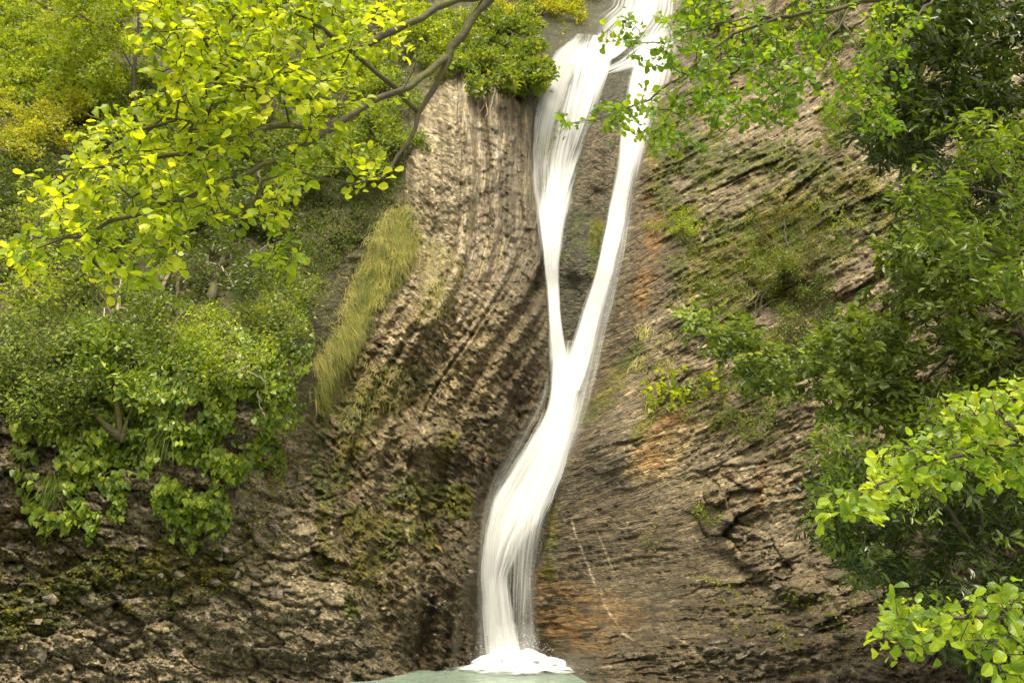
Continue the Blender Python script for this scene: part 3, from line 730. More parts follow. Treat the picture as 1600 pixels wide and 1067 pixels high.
class Tree:
    def __init__(s, cap=30000):
        s.pos = np.zeros((cap, 3)); s.par = np.full(cap, -1); s.n = 0; s.chains = []; s.twigs = []
    def add(s, p, par):
        s.pos[s.n] = p; s.par[s.n] = par; s.n += 1; return s.n - 1
    def path(s, pts, step=0.2, wob=0.03):
        pts = np.asarray(pts, float)
        L_ = np.concatenate([[0], np.cumsum(np.linalg.norm(np.diff(pts, axis=0), axis=1))])
        m = max(3, int(L_[-1] / step) + 1)
        q = np.linspace(0, L_[-1], m)
        P_ = np.stack([np.interp(q, L_, pts[:, k]) for k in range(3)], 1)
        if m > 6:
            pad = np.pad(P_, ((2, 2), (0, 0)), 'edge'); sm = sum(pad[k:k + m] for k in range(5)) / 5; sm[0], sm[-1] = P_[0], P_[-1]; P_ = sm
        P_[1:] += rng.normal(0, wob, (m - 1, 3))
        prev = -1
        if s.n:
            prev = int(np.argmin(((s.pos[:s.n] - P_[0]) ** 2).sum(1)))
        ch = [prev] if prev >= 0 else []
        for p_ in P_:
            prev = s.add(p_, prev); ch.append(prev)
        s.chains.append(ch)
        return ch
    def grow(s, attr, step=0.2, hop=0.5, droop=0.0, wob=0.02):
        attr = np.asarray(attr, float)
        base = s.pos[:s.n].copy()
        dd = np.array([((base - a) ** 2).sum(1).min() for a in attr])
        for k in np.argsort(dd):
            a = attr[k]
            d2 = ((s.pos[:s.n] - a) ** 2).sum(1)
            j = int(np.argmin(d2)); dist = math.sqrt(d2[j])
            for _ in range(int(dist / step * hop)):
                if s.par[j] < 0: break
                j = s.par[j]
            p0 = s.pos[j]; dist = np.linalg.norm(a - p0)
            if dist < step * 0.4: continue
            tdir = unit(p0 - s.pos[s.par[j]]) if s.par[j] >= 0 else np.array([0, 0, 1.0])
            p1 = p0 + tdir * dist * 0.35 + np.array([0, 0, droop * dist])
            m = max(3, int(dist / step) + 1)
            tt = np.linspace(0, 1, m)[1:, None]
            P_ = (1 - tt) ** 2 * p0 + 2 * tt * (1 - tt) * p1 + tt ** 2 * a + rng.normal(0, wob, (m - 1, 3))
            ch = [j]; prev = j
            for p_ in P_:
                prev = s.add(p_, prev); ch.append(prev)
            s.chains.append(ch); s.twigs.append(ch)
    def radii(s, tip, power=0.45):
        cnt = np.zeros(s.n); has = np.zeros(s.n, bool)
        has[s.par[:s.n][s.par[:s.n] >= 0]] = True
        cnt[~has] = 1
        for i in range(s.n - 1, -1, -1):
            if s.par[i] >= 0: cnt[s.par[i]] += cnt[i]
        return tip * np.maximum(cnt, 1) ** power
    def tube_chains(s, chains, R_, rmin=0):
        out = []
        for ch in chains:
            r = R_[ch].copy()
            if len(ch) > 2: r[0] = min(r[0], r[1] * 1.15)
            out.append((s.pos[ch], r))
        return out

# leaf outlines: x along the leaf, y half width; 10 vertices, 10 triangles
def leaf_tpl(w1, w2, w3, x1, x2, x3, fold=0.25, curl=0.18, x0=0.0, sy=1.0):
    v = np.array([(x0, 0, 0), (.35, 0, 0), (.7, 0, 0), (1, 0, 0), (x1, w1, 0), (x2, w2, 0), (x3, w3, 0), (x1, -w1, 0), (x2, -w2, 0), (x3, -w3, 0)], float)
    v[:, 2] = fold * np.abs(v[:, 1]) - curl * v[:, 0] ** 2
    v[5, 2] += 0.03 * sy; v[8, 2] -= 0.03 * sy
    f = np.array([(0, 1, 4), (4, 1, 5), (1, 2, 5), (5, 2, 6), (2, 3, 6), (1, 0, 7), (1, 7, 8), (2, 1, 8), (2, 8, 9), (3, 2, 9)])
    return v, f
TPL = {'alder': leaf_tpl(.26, .44, .30, .22, .60, .92), 'laurel': leaf_tpl(.13, .18, .11, .25, .55, .85, 0.3, 0.22),
       'ivy': leaf_tpl(.42, .46, .20, -.10, .30, .74, 0.15, 0.15), 'oval': leaf_tpl(.22, .28, .16, .25, .55, .85),
       'laurel_mass': (np.array([(0, 0, 0), (.35, .16, .05), (.78, .13, -.06), (1, 0, -.2), (.78, -.13, -.06), (.35, -.16, .05)], float), np.array([(0, 2, 1), (0, 3, 2), (0, 4, 3), (0, 5, 4)])),
       'oval_mass': (np.array([(0, 0, 0), (.35, .26, .06), (.78, .20, -.04), (1, 0, -.15), (.78, -.20, -.04), (.35, -.26, .06)], float), np.array([(0, 2, 1), (0, 3, 2), (0, 4, 3), (0, 5, 4)])),
       'tiny': (np.array([(0, 0, 0), (.5, .3, .08), (1, 0, -.08), (.5, -.3, .08)], float), np.array([(0, 2, 1), (0, 3, 2)])),
       'thin': (np.array([(0, 0, 0), (.5, .17, .06), (1, 0, -.12), (.5, -.17, .06)], float), np.array([(0, 2, 1), (0, 3, 2)]))}

def leaf_frames(pos, dirs, nrm):
    d = unit(dirs); side = unit(np.cross(nrm, d)); n = np.cross(d, side)
    return np.stack([d, side, n], 1)          # rows

def leaf_mesh(name, tpl, pos, fr, size, lc, mat):
    v, f = TPL[tpl]
    nv_ = np.repeat(v[None], len(pos), 0)
    nv_[:, :, 1] *= 0.72 + 0.5 * rng.random((len(pos), 1)); nv_[:, :, 2] *= 0.2 + 2.2 * rng.random((len(pos), 1))
    P_ = pos[:, None] + size[:, None, None] * np.einsum('nvk,nkc->nvc', nv_, fr)
    Fa = (f[None] + (np.arange(len(pos)) * len(v))[:, None, None]).reshape(-1, 3)
    return mesh_np(name, P_.reshape(-1, 3), Fa, mat, False, {'lc': np.repeat(lc, len(v))})

LEAFVAR = {}
def leaf_variants(tpl, mat, n=7):
    key = (tpl, mat.name)
    if key not in LEAFVAR:
        L_ = []
        for k in range(n):
            v, f = TPL[tpl]; v = v.copy()
            v[:, 1] *= 0.85 + 0.3 * rng.random(); v[:, 2] *= 0.3 + 2.2 * rng.random(); v[3:, :2] += rng.normal(0, 0.02, v[3:, :2].shape)
            L_.append(mesh_np('leaf', v, f, mat, False, {'lc': np.full(len(v), (k + 0.5) / n)}))
        LEAFVAR[key] = L_
    return LEAFVAR[key]

def put_leaves(root, tpl, matname, pos, fr, size, lc, single=0, name='foliage'):
    """the leaves that show largest become parts of their own, the rest one mass"""
    mat = M[matname]
    if single:
        u, v = to_px(pos); dep = pos[:, 1]
        facing = np.abs(np.einsum('nc,nc->n', fr[:, 2], unit(pos - CAM)))
        score = size / dep * (0.3 + facing) * ((u > 0) & (u < 1600) & (v > 0) & (v < 1067))
        order = np.argsort(-score)
        one, rest = order[:single], order[single:]
        one = one[score[one] > 0]
        var = leaf_variants(tpl, mat)
        for i in one:
            o = bpy.data.objects.new('leaf', var[min(len(var) - 1, int(lc[i] * len(var)))])
            m = Matrix([[fr[i, k, c] * size[i] for k in range(3)] + [pos[i, c] - root.location[c]] for c in range(3)] + [[0, 0, 0, 1]])
            COL.objects.link(o); o.parent = root; o.matrix_local = m
    else:
        rest = np.arange(len(pos))
    if len(rest):
        link(name, leaf_mesh(name, tpl + '_mass' if tpl + '_mass' in TPL else tpl, pos[rest], fr[rest], size[rest], lc[rest], mat), root, 'stuff')

def twig_leaves(tree, length, spacing, size, spread=0.9, up=0.9, jitter=0.5, droop=0.0, per=1, face=None, tone=0.25, whorl=False, scatter=0.012):
    """leaves set alternately along the last stretch of every twig"""
    Ps, Ds, Ns, Ls = [], [], [], []
    for ch in tree.twigs:
        P_ = tree.pos[ch]
        seg = np.linalg.norm(np.diff(P_, axis=0), axis=1); L_ = np.concatenate([[0], np.cumsum(seg)])
        a0 = max(0, L_[-1] - length)
        q = np.arange(L_[-1], a0, -spacing)
        if len(q) == 0: continue
        pt = np.stack([np.interp(q, L_, P_[:, k]) for k in range(3)], 1)
        tg = unit(np.stack([np.interp(q, L_[1:] - seg / 2, np.diff(P_, axis=0)[:, k] / (seg + 1e-9)) for k in range(3)], 1))
        upv = unit(np.array([0, 0, up]) + rng.normal(0, jitter * 0.6, 3) + (0 if face is None else np.array(face)))
        tone_t = rng.random()
        for r in range(per):
            m = len(q)
            sgn = np.where((np.arange(m) + r) % 2 == 0, 1.0, -1.0)
            side = unit(np.cross(tg, upv[None])) * sgn[:, None]
            d = tg * (0.6 + 0.5 * rng.random((m, 1))) + side * spread * (0.6 + 0.7 * rng.random((m, 1))) + np.array([0, 0, -droop]) + rng.normal(0, 0.22, (m, 3))
            if not whorl: d[0] = tg[0] + rng.normal(0, 0.2, 3)
            nrm = upv[None] + rng.normal(0, jitter, (m, 3))
            Ps.append(pt + rng.normal(0, scatter, (m, 3))); Ds.append(d); Ns.append(nrm)
            Ls.append(np.clip(tone_t * tone * 2 + (1 - 2 * tone) * rng.random(m) + 0.0, 0, 1))
    pos = np.vstack(Ps); fr = leaf_frames(pos, np.vstack(Ds), np.vstack(Ns))
    sz = size * (0.5 + 0.75 * rng.random(len(pos)))
    return pos, fr, sz, np.concatenate(Ls)

def attractors(poly, n, near, far):
    """points in a volume that shows as this outline; depth between near and far (numbers or 'cliff')"""
    q = rand_in_poly(poly, n)
    r = rng.random(n)
    if near is None:                          # thickness measured out from the cliff; boughs gather in clumps
        k = max(4, n // 16)
        area = abs(np.ptp(np.array(poly)[:, 0]) * np.ptp(np.array(poly)[:, 1]))
        rad = 0.62 * math.sqrt(area / k)
        ci = rng.integers(0, k, n); cc = q[:k][ci]; g = rng.normal(0, 0.5, (n, 3))
        g = g / np.maximum(1, np.linalg.norm(g, axis=1, keepdims=True))
        lift = (far * rng.random(k) ** 0.8)[ci]
        q = cc + g[:, :2] * rad * np.array([1.15, 0.8])
        dz = surf(q[:, 0], q[:, 1], DEP)
        dz = dz - np.maximum(0.1, lift + g[:, 2] * rad * dz / F)
    else:
        q = rand_in_poly(poly, n * 3)
        g = fbm(q[:, 0] / 45 + near, q[:, 1] / 38, 3, int(n + near * 10))
        q = q[g > 0.46]; q = q[np.arange(n) % len(q)] + rng.normal(0, 13, (n, 2))
        dz = near + (far - near) * r
        dz = np.minimum(dz, surf(q[:, 0], q[:, 1], DEP) - 0.3)
    return px(q[:, 0], q[:, 1], dz)

def woody(name, label, cat, base, paths, attr, leaf, mat, size, length, spacing, tip=0.003, step=0.2, hop=0.5, single=0, bark='bark', group=None, power=0.45,
          droop=0.0, sides=5, wob=0.02, floor=None, **kw):
    """a plant: root empty at its base, stem or trunk, limbs, twigs, leaves"""
    root = thing(name, label, cat, tuple(base), group)
    T = Tree()
    for p_ in paths: T.path(p_, step, wob)
    npaths = len(T.chains)
    T.grow(attr, step, hop, droop, wob)
    R_ = T.radii(tip, power)
    if floor:                                  # the leading stem keeps some girth to its end
        ch0 = T.chains[0]; R_[ch0] = np.maximum(R_[ch0], np.linspace(floor[0], floor[1], len(ch0)))
    for k in range(npaths):
        nm = ('trunk' if k == 0 else 'limb') if cat == 'tree' else 'stem'
        v, f = tubes(T.tube_chains([T.chains[k]], R_), max(sides, 7))
        link(nm, mesh_np(nm, v, f, M[bark], True), root)
    v, f = tubes(T.tube_chains(T.chains[npaths:], R_), sides)
    link('twigs', mesh_np('twigs', v, f, M[bark], True), root, 'stuff')
    pos, fr, sz, lc = twig_leaves(T, length, spacing, size, **kw)
    put_leaves(root, leaf, mat, pos, fr, sz, lc, single, 'crown' if cat == 'tree' else 'foliage')
    return root

def pxs(pts): return [px(*p) for p in pts]

# ---- bushes rooted on the cliff: outline, thickness, leaf
def bush(name, label, poly, n, thick, mat, size=0.07, leaf='tiny', length=0.9, spacing=0.06, per=1, cat='bush', group=None, base=None, **kw):
    p = np.array(poly, float)
    if base is None: base = (p[:, 0].mean(), p[:, 1].max() - 0.12 * np.ptp(p[:, 1]))
    b0 = surf(*base); nrm = surf(*base, NRM)
    A = attractors(poly, n, None, thick)
    mid = A.mean(0)
    paths = [[b0 - 0.1 * nrm, b0 + 0.25 * (mid - b0) + 0.15 * nrm, b0 + 0.7 * (mid - b0)]]
    for k in range(3):
        tgt = A[rng.integers(len(A))]
        paths.append([b0 + rng.normal(0, 0.03, 3), b0 + 0.35 * (tgt - b0) + 0.2 * nrm + np.array([0, 0, .1]), b0 + 0.8 * (tgt - b0)])
    kw.setdefault('step', 0.3); kw.setdefault('scatter', 0.11); kw.setdefault('tip', 0.005); kw.setdefault('jitter', 0.75)
    kw.setdefault('sides', 3)
    return woody(name, label, cat, b0, paths, A, leaf, mat, size, length, spacing, per=per, group=group, **kw)
G1 = 'bushes on the wooded slope'
def box(u0, v0, u1, v1, k=0.25):
    cu, cv, ru, rv = (u0 + u1) / 2, (v0 + v1) / 2, (u1 - u0) / 2, (v1 - v0) / 2
    a = np.linspace(0, 2 * math.pi, 15)[:-1]
    r = 1 + k * (rng.random(14) - 0.5)
    return [(cu + ru * r[i] * 1.08 * np.sign(math.cos(a[i])) * abs(math.cos(a[i])) ** 0.75, cv + rv * r[i] * 1.08 * np.sign(math.sin(a[i])) * abs(math.sin(a[i])) ** 0.75) for i in range(14)]

def build_plants():
    # far slope, top left
    tb = surf(212, 215)
    D0 = surf(212, 215, DEP)
    woody('slope_tree', 'yellow-green tree with a straight dark trunk on the upper left slope', 'tree', tb,
          [[tb - np.array([0, 0, .3])] + pxs([(212, 180, D0 - .2), (209, 110, D0 - .4), (216, 40, D0 - .5), (222, -60, D0 - .3)])] +
          [pxs([(210, 110, D0 - .4), (180, 60, D0 - .8), (120, 20, D0 - 1.2)]), pxs([(215, 60, D0 - .4), (270, 20, D0 - .9), (330, 0, D0 - 1.2)])],
          attractors([(60,-80),(430,-80),(440,60),(390,130),(290,120),(250,60),(205,80),(170,130),(90,120),(50,40)], 520, D0 - 3.2, D0 + 3.5),
          'tiny', 'forest_yellow', 0.16, 0.7, 0.075, tip=0.006, step=0.35, per=8, scatter=.14, power=0.42, jitter=0.7, sides=3)
    S = [('slope_bush', 'pale yellow-green bush in the upper left corner', (-60,-60,140,120), 380, 1.8, 'forest_yellow', .10),
         ('slope_bush', 'golden yellow bush on the left edge, above a dark one', (-50,140,145,240), 330, 1.3, 'golden', .075),
         ('slope_bush', 'dark green bush directly below the golden bush', (-40,232,150,335), 300, 1.2, 'forest_dark', .08),
         ('slope_bush', 'shady green bush at the foot of the straight dark trunk', (120,110,280,225), 320, 1.2, 'forest_green', .085),
         ('slope_bush', 'deep green bush half hidden behind the near alder leaves', (230,140,470,340), 460, 1.6, 'forest_green', .09),
         ('slope_bush', 'bright yellow-green bush at the top behind the bare mossy limb', (400,-70,720,130), 620, 2.2, 'forest_yellow', .10),
         ('slope_bush', 'mid-green bush right behind the fork of the mossy limb', (455,110,650,270), 420, 1.5, 'forest_green', .085),
         ('slope_bush', 'leafy mid-green bush overhanging the top of the banded buttress', (722,10,855,140), 360, 1.5, 'forest_green', .13),
         ('slope_bush', 'yellow bush on the rim left of the fall', (760,-50,930,30), 260, 1.4, 'golden', .09),
         ('slope_bush', 'small green bush tucked between the rim bush and the mossy limb', (655,20,745,110), 160, 1.0, 'forest_green', .10),
         ('slope_bush', 'low olive bush on the left edge under the alder spray', (-30,385,130,475), 260, .9, 'forest_yellow', .055),
         ('slope_bush', 'shady bush filling the gap left of the ivy crag top', (-30,320,250,420), 330, .9, 'forest_dark', .07),
         ('slope_bush', 'soft pale-green bush hanging down the left edge', (-40,455,110,640), 380, .8, 'green_grass', .06),
         ('slope_bush', 'loose green bush on the crag top among thin dead stems', (100,430,270,540), 330, .8, 'shrub_grey', .065),
         ('slope_bush', 'fine yellow-green bush in the middle of the ivy crag', (275,495,435,585), 330, .7, 'forest_yellow', .05),
         ('slope_bush', 'dark low bush under the alder at the back of the crag', (230,320,480,450), 520, 1.2, 'forest_dark', .07),
         ('slope_bush', 'green bush at the right shoulder of the ivy crag', (385,405,490,520), 260, .7, 'forest_green', .06),
         ('slope_bush', 'small feathery green bush low on the left crag', (60,610,150,690), 130, .5, 'forest_green', .055)]
    S += [('slope_bush', 'yellow-green bush along the left edge between the corner bush and the golden bush', (-50,60,180,165), 330, 1.6, 'forest_yellow', .09),
          ('slope_bush', 'shady bush low on the slope behind the alder, beside the dark ivy', (330,200,500,345), 360, 1.5, 'forest_dark', .085),
          ('slope_bush', 'yellowish bush under the dark one at mid left', (-40,300,160,400), 260, 1.0, 'forest_yellow', .065),
          ('slope_bush', 'dense green bush behind the lower leaves of the near alder', (130,230,330,370), 340, 1.2, 'forest_green', .08),
          ('slope_bush', 'dark green bush spilling over the left end of the ivy curtain', (-20,520,150,650), 330, .7, 'forest_dark', .06),
          ('slope_bush', 'low leafy bush left of the fine yellow-green bush', (130,500,290,600), 260, .8, 'ivy', .075)]
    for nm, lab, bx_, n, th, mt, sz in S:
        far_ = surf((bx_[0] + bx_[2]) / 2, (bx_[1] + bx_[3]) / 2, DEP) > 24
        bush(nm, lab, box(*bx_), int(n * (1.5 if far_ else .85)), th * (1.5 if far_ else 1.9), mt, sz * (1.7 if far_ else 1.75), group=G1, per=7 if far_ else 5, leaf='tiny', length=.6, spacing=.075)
    # right wall
    Sr = [('rock_bush', 'round yellow-green bush clinging high on the right wall beside the fall', (1028,328,1112,385), 120, .5, 'forest_yellow', .065),
          ('rock_bush', 'wide mossy green bush in the hollow of the right wall', (1105,400,1260,505), 330, .7, 'forest_green', .06),
          ('rock_bush', 'dark bush in the deep hollow right of the mossy bush', (1215,440,1330,540), 240, .7, 'forest_dark', .07),
          ('rock_bush', 'small olive bush above the hollow of the right wall', (1180,320,1300,410), 150, .4, 'moss', .05),
          ('rock_bush', 'low plant mat under the grey-green shrub on the right wall', (1080,595,1240,680), 190, .4, 'forest_green', .06),
          ('rock_bush', 'shady bush on the rim right of the fall, behind the alder bough', (1085,-70,1290,95), 420, 1.4, 'forest_dark', .12),
          ('rock_bush', 'dark bush on the rim in front of the top right laurel', (1250,-70,1480,130), 460, 1.6, 'forest_dark', .12),
          ('rock_bush', 'green creeper hanging down the wall under the rim bushes', (1290,110,1440,250), 260, .8, 'forest_green', .09),
          ('rock_bush', 'tiny bright plant on the boulder step of the right wall', (1098,785,1135,825), 30, .2, 'forest_yellow', .05),
          ('rock_bush', 'tiny green plant on the smooth dark slab', (1005,820,1035,850), 22, .15, 'forest_green', .05),
          ('rock_bush', 'tiny green tuft between the two arms of the fall', (918,345,950,390), 40, .2, 'forest_green', .06)]
    for nm, lab, bx_, n, th, mt, sz in Sr:
        bush(nm, lab, box(*bx_), n, th, mt, sz, group='bushes on the right wall', per=6, length=.4, step=.15, tip=.004, scatter=.06)
    bush('butterbur', 'bright broad-leaved plant on the ledge right of the fall', box(1022,550,1135,628), 75, .5, 'alder', .17, 'ivy', length=.3, spacing=.12, single=150, cat='plant', step=.2, scatter=.03)

    # hanging dark ivy left of the pale grass
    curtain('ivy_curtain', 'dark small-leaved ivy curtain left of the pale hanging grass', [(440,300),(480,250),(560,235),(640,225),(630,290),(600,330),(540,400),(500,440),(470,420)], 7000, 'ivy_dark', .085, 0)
    curtain('ivy_curtain', 'bright heart-leaved ivy curtain draping the left crag', [(120,540),(230,510),(330,500),(420,520),(470,430),(492,470),(492,520),(480,600),(440,650),(415,700),(390,740),(345,770),(330,800),(290,818),(245,800),(225,760),(130,800),(110,790),(60,760),(100,690),(30,690),(0,700),(0,650),(60,600)], 7400, 'ivy', .115, 300, True)
    curtain('ivy_curtain', 'sparse ivy strand hanging at the lower left edge', [(10,690),(60,680),(70,740),(130,760),(120,800),(60,850),(30,890),(40,820)], 150, 'ivy', .13, 60, True)

TRAILS = [('trailing ivy strands below the middle of the ivy curtain', [(245,780),(300,790),(350,760),(365,800),(340,850),(315,820),(300,870),(280,830),(262,850)], 260),
          ('trailing ivy strands at the right end of the ivy curtain', [(390,690),(440,640),(475,600),(480,650),(455,700),(440,760),(425,720),(405,750)], 260),
          ('trailing ivy strands below the left end of the ivy curtain', [(90,770),(150,780),(200,770),(190,820),(165,800),(140,850),(120,810),(100,840)], 200)]
def trails():
    for lab, poly, n in TRAILS: curtain('ivy_curtain', lab, poly, n, 'ivy', .11, 60, True)
def curtain(name, label, poly, n, mat, size, single, gaps=False):
    q = rand_in_poly(poly, n * (2 if gaps else 1))
    if gaps:
        g = fbm(q[:, 0] / 38, q[:, 1] / 46, 3, 500); sdp = -sdpoly(q[:, 0].astype(np.float32), q[:, 1].astype(np.float32), poly)
        q = q[(g + 0.12 * rng.random(len(q)) + 0.08 * np.clip(sdp / 30, 0, 1) > 0.50)][:n]
    lump = fbm(q[:, 0] / 30, q[:, 1] / 30, 3, 510)
    P0 = surf(q[:, 0], q[:, 1], DEP) - 0.06 - (0.10 + 0.8 * np.clip(lump - 0.35, 0, 1)) * rng.random(len(q)) ** 0.7
    pos = px(q[:, 0], q[:, 1], P0)
    m = len(q)
    d = np.array([0, -0.25, -1.0]) + rng.normal(0, 0.42, (m, 3))
    nr = np.array([0, -1.0, 0.65]) + rng.normal(0, 0.38, (m, 3))
    fr = leaf_frames(pos, d, nr)
    p = np.array(poly, float)
    b0 = surf(p[:, 0].mean(), p[:, 1].max() - 6)
    root = thing(name, label, 'ivy', tuple(b0))
    ch = []
    for k in range(max(6, n // 160)):
        s = q[rng.integers(m)]
        L_ = 20 + 60 * rng.random(); mm = 9
        uu = s[0] + np.cumsum(rng.normal(0, 3, mm)); vv = s[1] + np.linspace(0, L_, mm)
        ins = sdpoly(uu.astype(np.float32), vv.astype(np.float32), poly) < 4
        if ins.sum() < 4: continue
        uu, vv = uu[ins], vv[ins]
        ch.append((px(uu, vv, surf(uu, vv, DEP) - 0.08), np.linspace(0.014, 0.006, len(uu))))
    v, f = tubes(ch, 4)
    link('stems', mesh_np('stems', v, f, M['bark'], True), root, 'stuff')
    put_leaves(root, 'ivy' if size > .1 else 'oval', mat, pos, fr, size * (0.55 + 0.75 * rng.random(m)), np.clip(0.55 * rng.random(m) + 0.45 * lump + 0.05, 0, 0.999), single)

# ---- grass
def blades(pos, dir0, length, width, sag, lc):
    m = len(pos)
    d = unit(dir0); side = unit(np.cross(d, np.array([0.1, 1, 0.05])) + rng.normal(0, .25, (m, 3)))
    L_ = length[:, None]
    p1 = pos + d * L_ * .4; p2 = pos + d * L_ * .75 + np.array([0, 0, -1.0]) * (sag * length * .25)[:, None]; p3 = pos + d * L_ * .95 + np.array([0, 0, -1.0]) * (sag * length * .7)[:, None]
    w = width[:, None]
    Vv = np.stack([pos - side * w, pos + side * w, p1 - side * w * .9, p1 + side * w * .9, p2 - side * w * .6, p2 + side * w * .6, p3], 1)
    f = np.array([(0, 1, 3), (0, 3, 2), (2, 3, 5), (2, 5, 4), (4, 5, 6)])
    Fa = (f[None] + (np.arange(m) * 7)[:, None, None]).reshape(-1, 3)
    return Vv.reshape(-1, 3), Fa, np.repeat(lc, 7)

def grass(name, label, poly, n, mat, length, width, hang=1.0, tuft=40, cat=None, kind='stuff'):
    tq = rand_in_poly(poly, 4 * max(1, n // tuft)); gq_ = fbm(tq[:, 0] / 22, tq[:, 1] / 40, 3, 640)
    tq = tq[np.argsort(-gq_ - 1.4 * rng.random(len(tq)))][:max(1, n // tuft)]
    k = rng.integers(0, len(tq), n)
    q = tq[k] + rng.normal(0, 5.5, (n, 2))
    P0 = surf(q[:, 0], q[:, 1]) ; Nn = surf(q[:, 0], q[:, 1], NRM)
    tdir = rng.normal(0, .35, (len(tq), 3))
    d = Nn * 0.5 + np.array([0, -0.35, 0.75 - hang]) + tdir[k] + rng.normal(0, .42, (n, 3))
    L_ = length * (0.35 + 1.1 * rng.random(n) ** 1.5); W_ = width * (0.6 + .8 * rng.random(n))
    tone = rng.random(len(tq))[k]
    v, f, lc = blades(P0 + Nn * 0.02, d, L_, W_, np.full(n, 0.9), np.clip(0.5 * tone + 0.5 * rng.random(n), 0, .99))
    o = link(name, mesh_np(name, v, f, M[mat], True, {'lc': lc}), None, kind, label)
    if cat: o['category'] = cat
    return o

# ---- near trees, right and left
def near_trees():
    # big alder: stands on the bank behind the camera, one mossy limb arches over and droops into view
    gz = ground_z(3.2, -2.0)
    base = np.array([3.2, -2.0, gz - .1])
    trunk = [base, base + np.array([-.1, .2, 2.0]), base + np.array([-.5, 1.0, 4.2]), base + np.array([-1.1, 2.2, 6.2]), base + np.array([-1.6, 4.0, 7.4]), px(900, -160, 6.3), px(830, -70, 6.25), px(765, -8, 6.2), px(735, 32, 6.2), px(702, 85, 6.15), px(672, 140, 6.1), px(650, 195, 6.0), px(628, 245, 5.95), px(604, 284, 5.9), px(575, 294, 5.8), px(520, 288, 5.6), px(470, 268, 5.4)]
    paths = [trunk,
             pxs([(700, 88, 6.15), (672, 112, 6.0), (630, 140, 5.8), (560, 170, 5.6), (505, 205, 5.4), (455, 245, 5.2), (400, 275, 5.1), (335, 290, 4.9), (260, 320, 4.8), (150, 358, 4.7), (50, 388, 4.6)]),
             pxs([(765, -8, 6.2), (690, 5, 6.0), (632, 42, 5.8), (560, 78, 5.6), (480, 95, 5.3), (400, 135, 5.1), (300, 175, 4.9), (220, 210, 4.8)]),
             pxs([(655, 178, 6.05), (640, 150, 5.9), (590, 110, 5.7), (530, 58, 5.5), (475, 32, 5.3), (430, 0, 5.1), (380, -40, 5.0)]),
             pxs([(630, 140, 5.8), (645, 110, 5.7), (660, 55, 5.6), (690, 5, 5.5)]),
             pxs([(505, 205, 5.4), (470, 185, 5.2), (400, 200, 5.0), (300, 240, 4.8), (190, 260, 4.7), (90, 265, 4.6)]),
             pxs([(604, 284, 5.9), (560, 268, 5.7), (500, 262, 5.5), (430, 252, 5.3), (380, 262, 5.1)]),
             pxs([(455, 245, 5.2), (420, 290, 5.1), (380, 330, 5.0), (300, 370, 4.9), (220, 395, 4.8)])]
    poly = [(5,395),(40,370),(110,335),(60,265),(110,262),(150,195),(210,150),(260,170),(235,110),(220,50),(225,-60),(620,-60),(600,30),(560,80),(540,140),(520,190),(490,240),(470,290),(450,400),(430,345),(380,320),(300,340),(250,430),(190,440),(150,390),(90,380)]
    A = np.vstack([attractors(poly, 520, 4.3, 6.0), attractors([(225,-60),(540,-60),(480,120),(400,230),(240,170)], 240, 4.3, 5.6),
                   attractors([(160,230),(420,220),(400,330),(230,350),(130,300)], 70, 4.4, 5.2),
                   attractors([(530,20),(640,60),(640,150),(560,190)], 14, 5.4, 6.1), attractors([(540,200),(600,215),(620,280),(560,300)], 9, 5.4, 5.9), attractors([(400,330),(455,340),(450,410),(420,400)], 14, 4.8, 5.2), attractors([(130,340),(290,330),(280,400),(240,440),(180,440),(140,400)], 46, 4.5, 5.2), attractors([(0,400),(40,360),(130,330),(150,400),(60,410)], 30, 4.5, 5.0), attractors([(535,250),(580,250),(575,275)], 5, 5.5, 5.9)])
    woody('alder_tree', 'near alder on the left with a mossy limb and large yellow-green leaves', 'tree', base, paths, A, 'alder', 'alder', 0.063, 0.42, 0.046, tip=0.0026, step=0.14, hop=0.6, single=300, bark='bark_moss', power=0.47, jitter=0.45, up=0.9, face=(0, -0.45, 0), tone=.3, wob=.012, per=2, scatter=.03, floor=(.105, .008))

    # alder bough across the fall, top right
    gz = ground_z(7.5, 5.5)
    base = np.array([7.6, 5.5, gz - .1])
    paths = [[base, base + np.array([0, .3, 3.0]), base + np.array([-.5, 1.0, 5.6]), px(1640, -60, 7.6), px(1480, -25, 7.6), px(1330, 8, 7.5), px(1210, 28, 7.3), px(1130, 60, 7.1), px(1050, 130, 6.9), px(980, 180, 6.7), px(890, 195, 6.6)],
             pxs([(1210, 28, 7.3), (1130, 30, 7.0), (1050, 62, 6.8), (990, 70, 6.6), (930, 66, 6.5)]),
             pxs([(1330, 8, 7.5), (1300, 60, 7.3), (1250, 110, 7.1), (1180, 170, 7.0), (1100, 230, 6.9)]),
             pxs([(1480, -25, 7.6), (1420, 40, 7.3), (1390, 100, 7.2), (1340, 150, 7.1), (1310, 180, 7.0)])]
    A = np.vstack([attractors([(862,205),(880,190),(960,160),(1010,150),(1060,130),(1120,110),(1150,150),(1080,225),(1010,235),(960,215)], 80, 6.4, 7.2), attractors([(915,75),(940,50),(1010,40),(1060,20),(1100,60),(1060,110),(1000,110),(950,100)], 34, 6.3, 7.0),
                   attractors([(1060,-40),(1440,-40),(1420,90),(1380,140),(1330,185),(1260,150),(1190,185),(1120,200),(1080,130),(1040,60)], 300, 6.6, 8.2), attractors([(1080,60),(1400,40),(1400,200),(1350,240),(1290,200),(1220,190),(1150,210),(1090,190)], 110, 6.8, 8.4), attractors([(1000,180),(1060,170),(1050,245),(1010,250)], 14, 6.6, 7.0)])
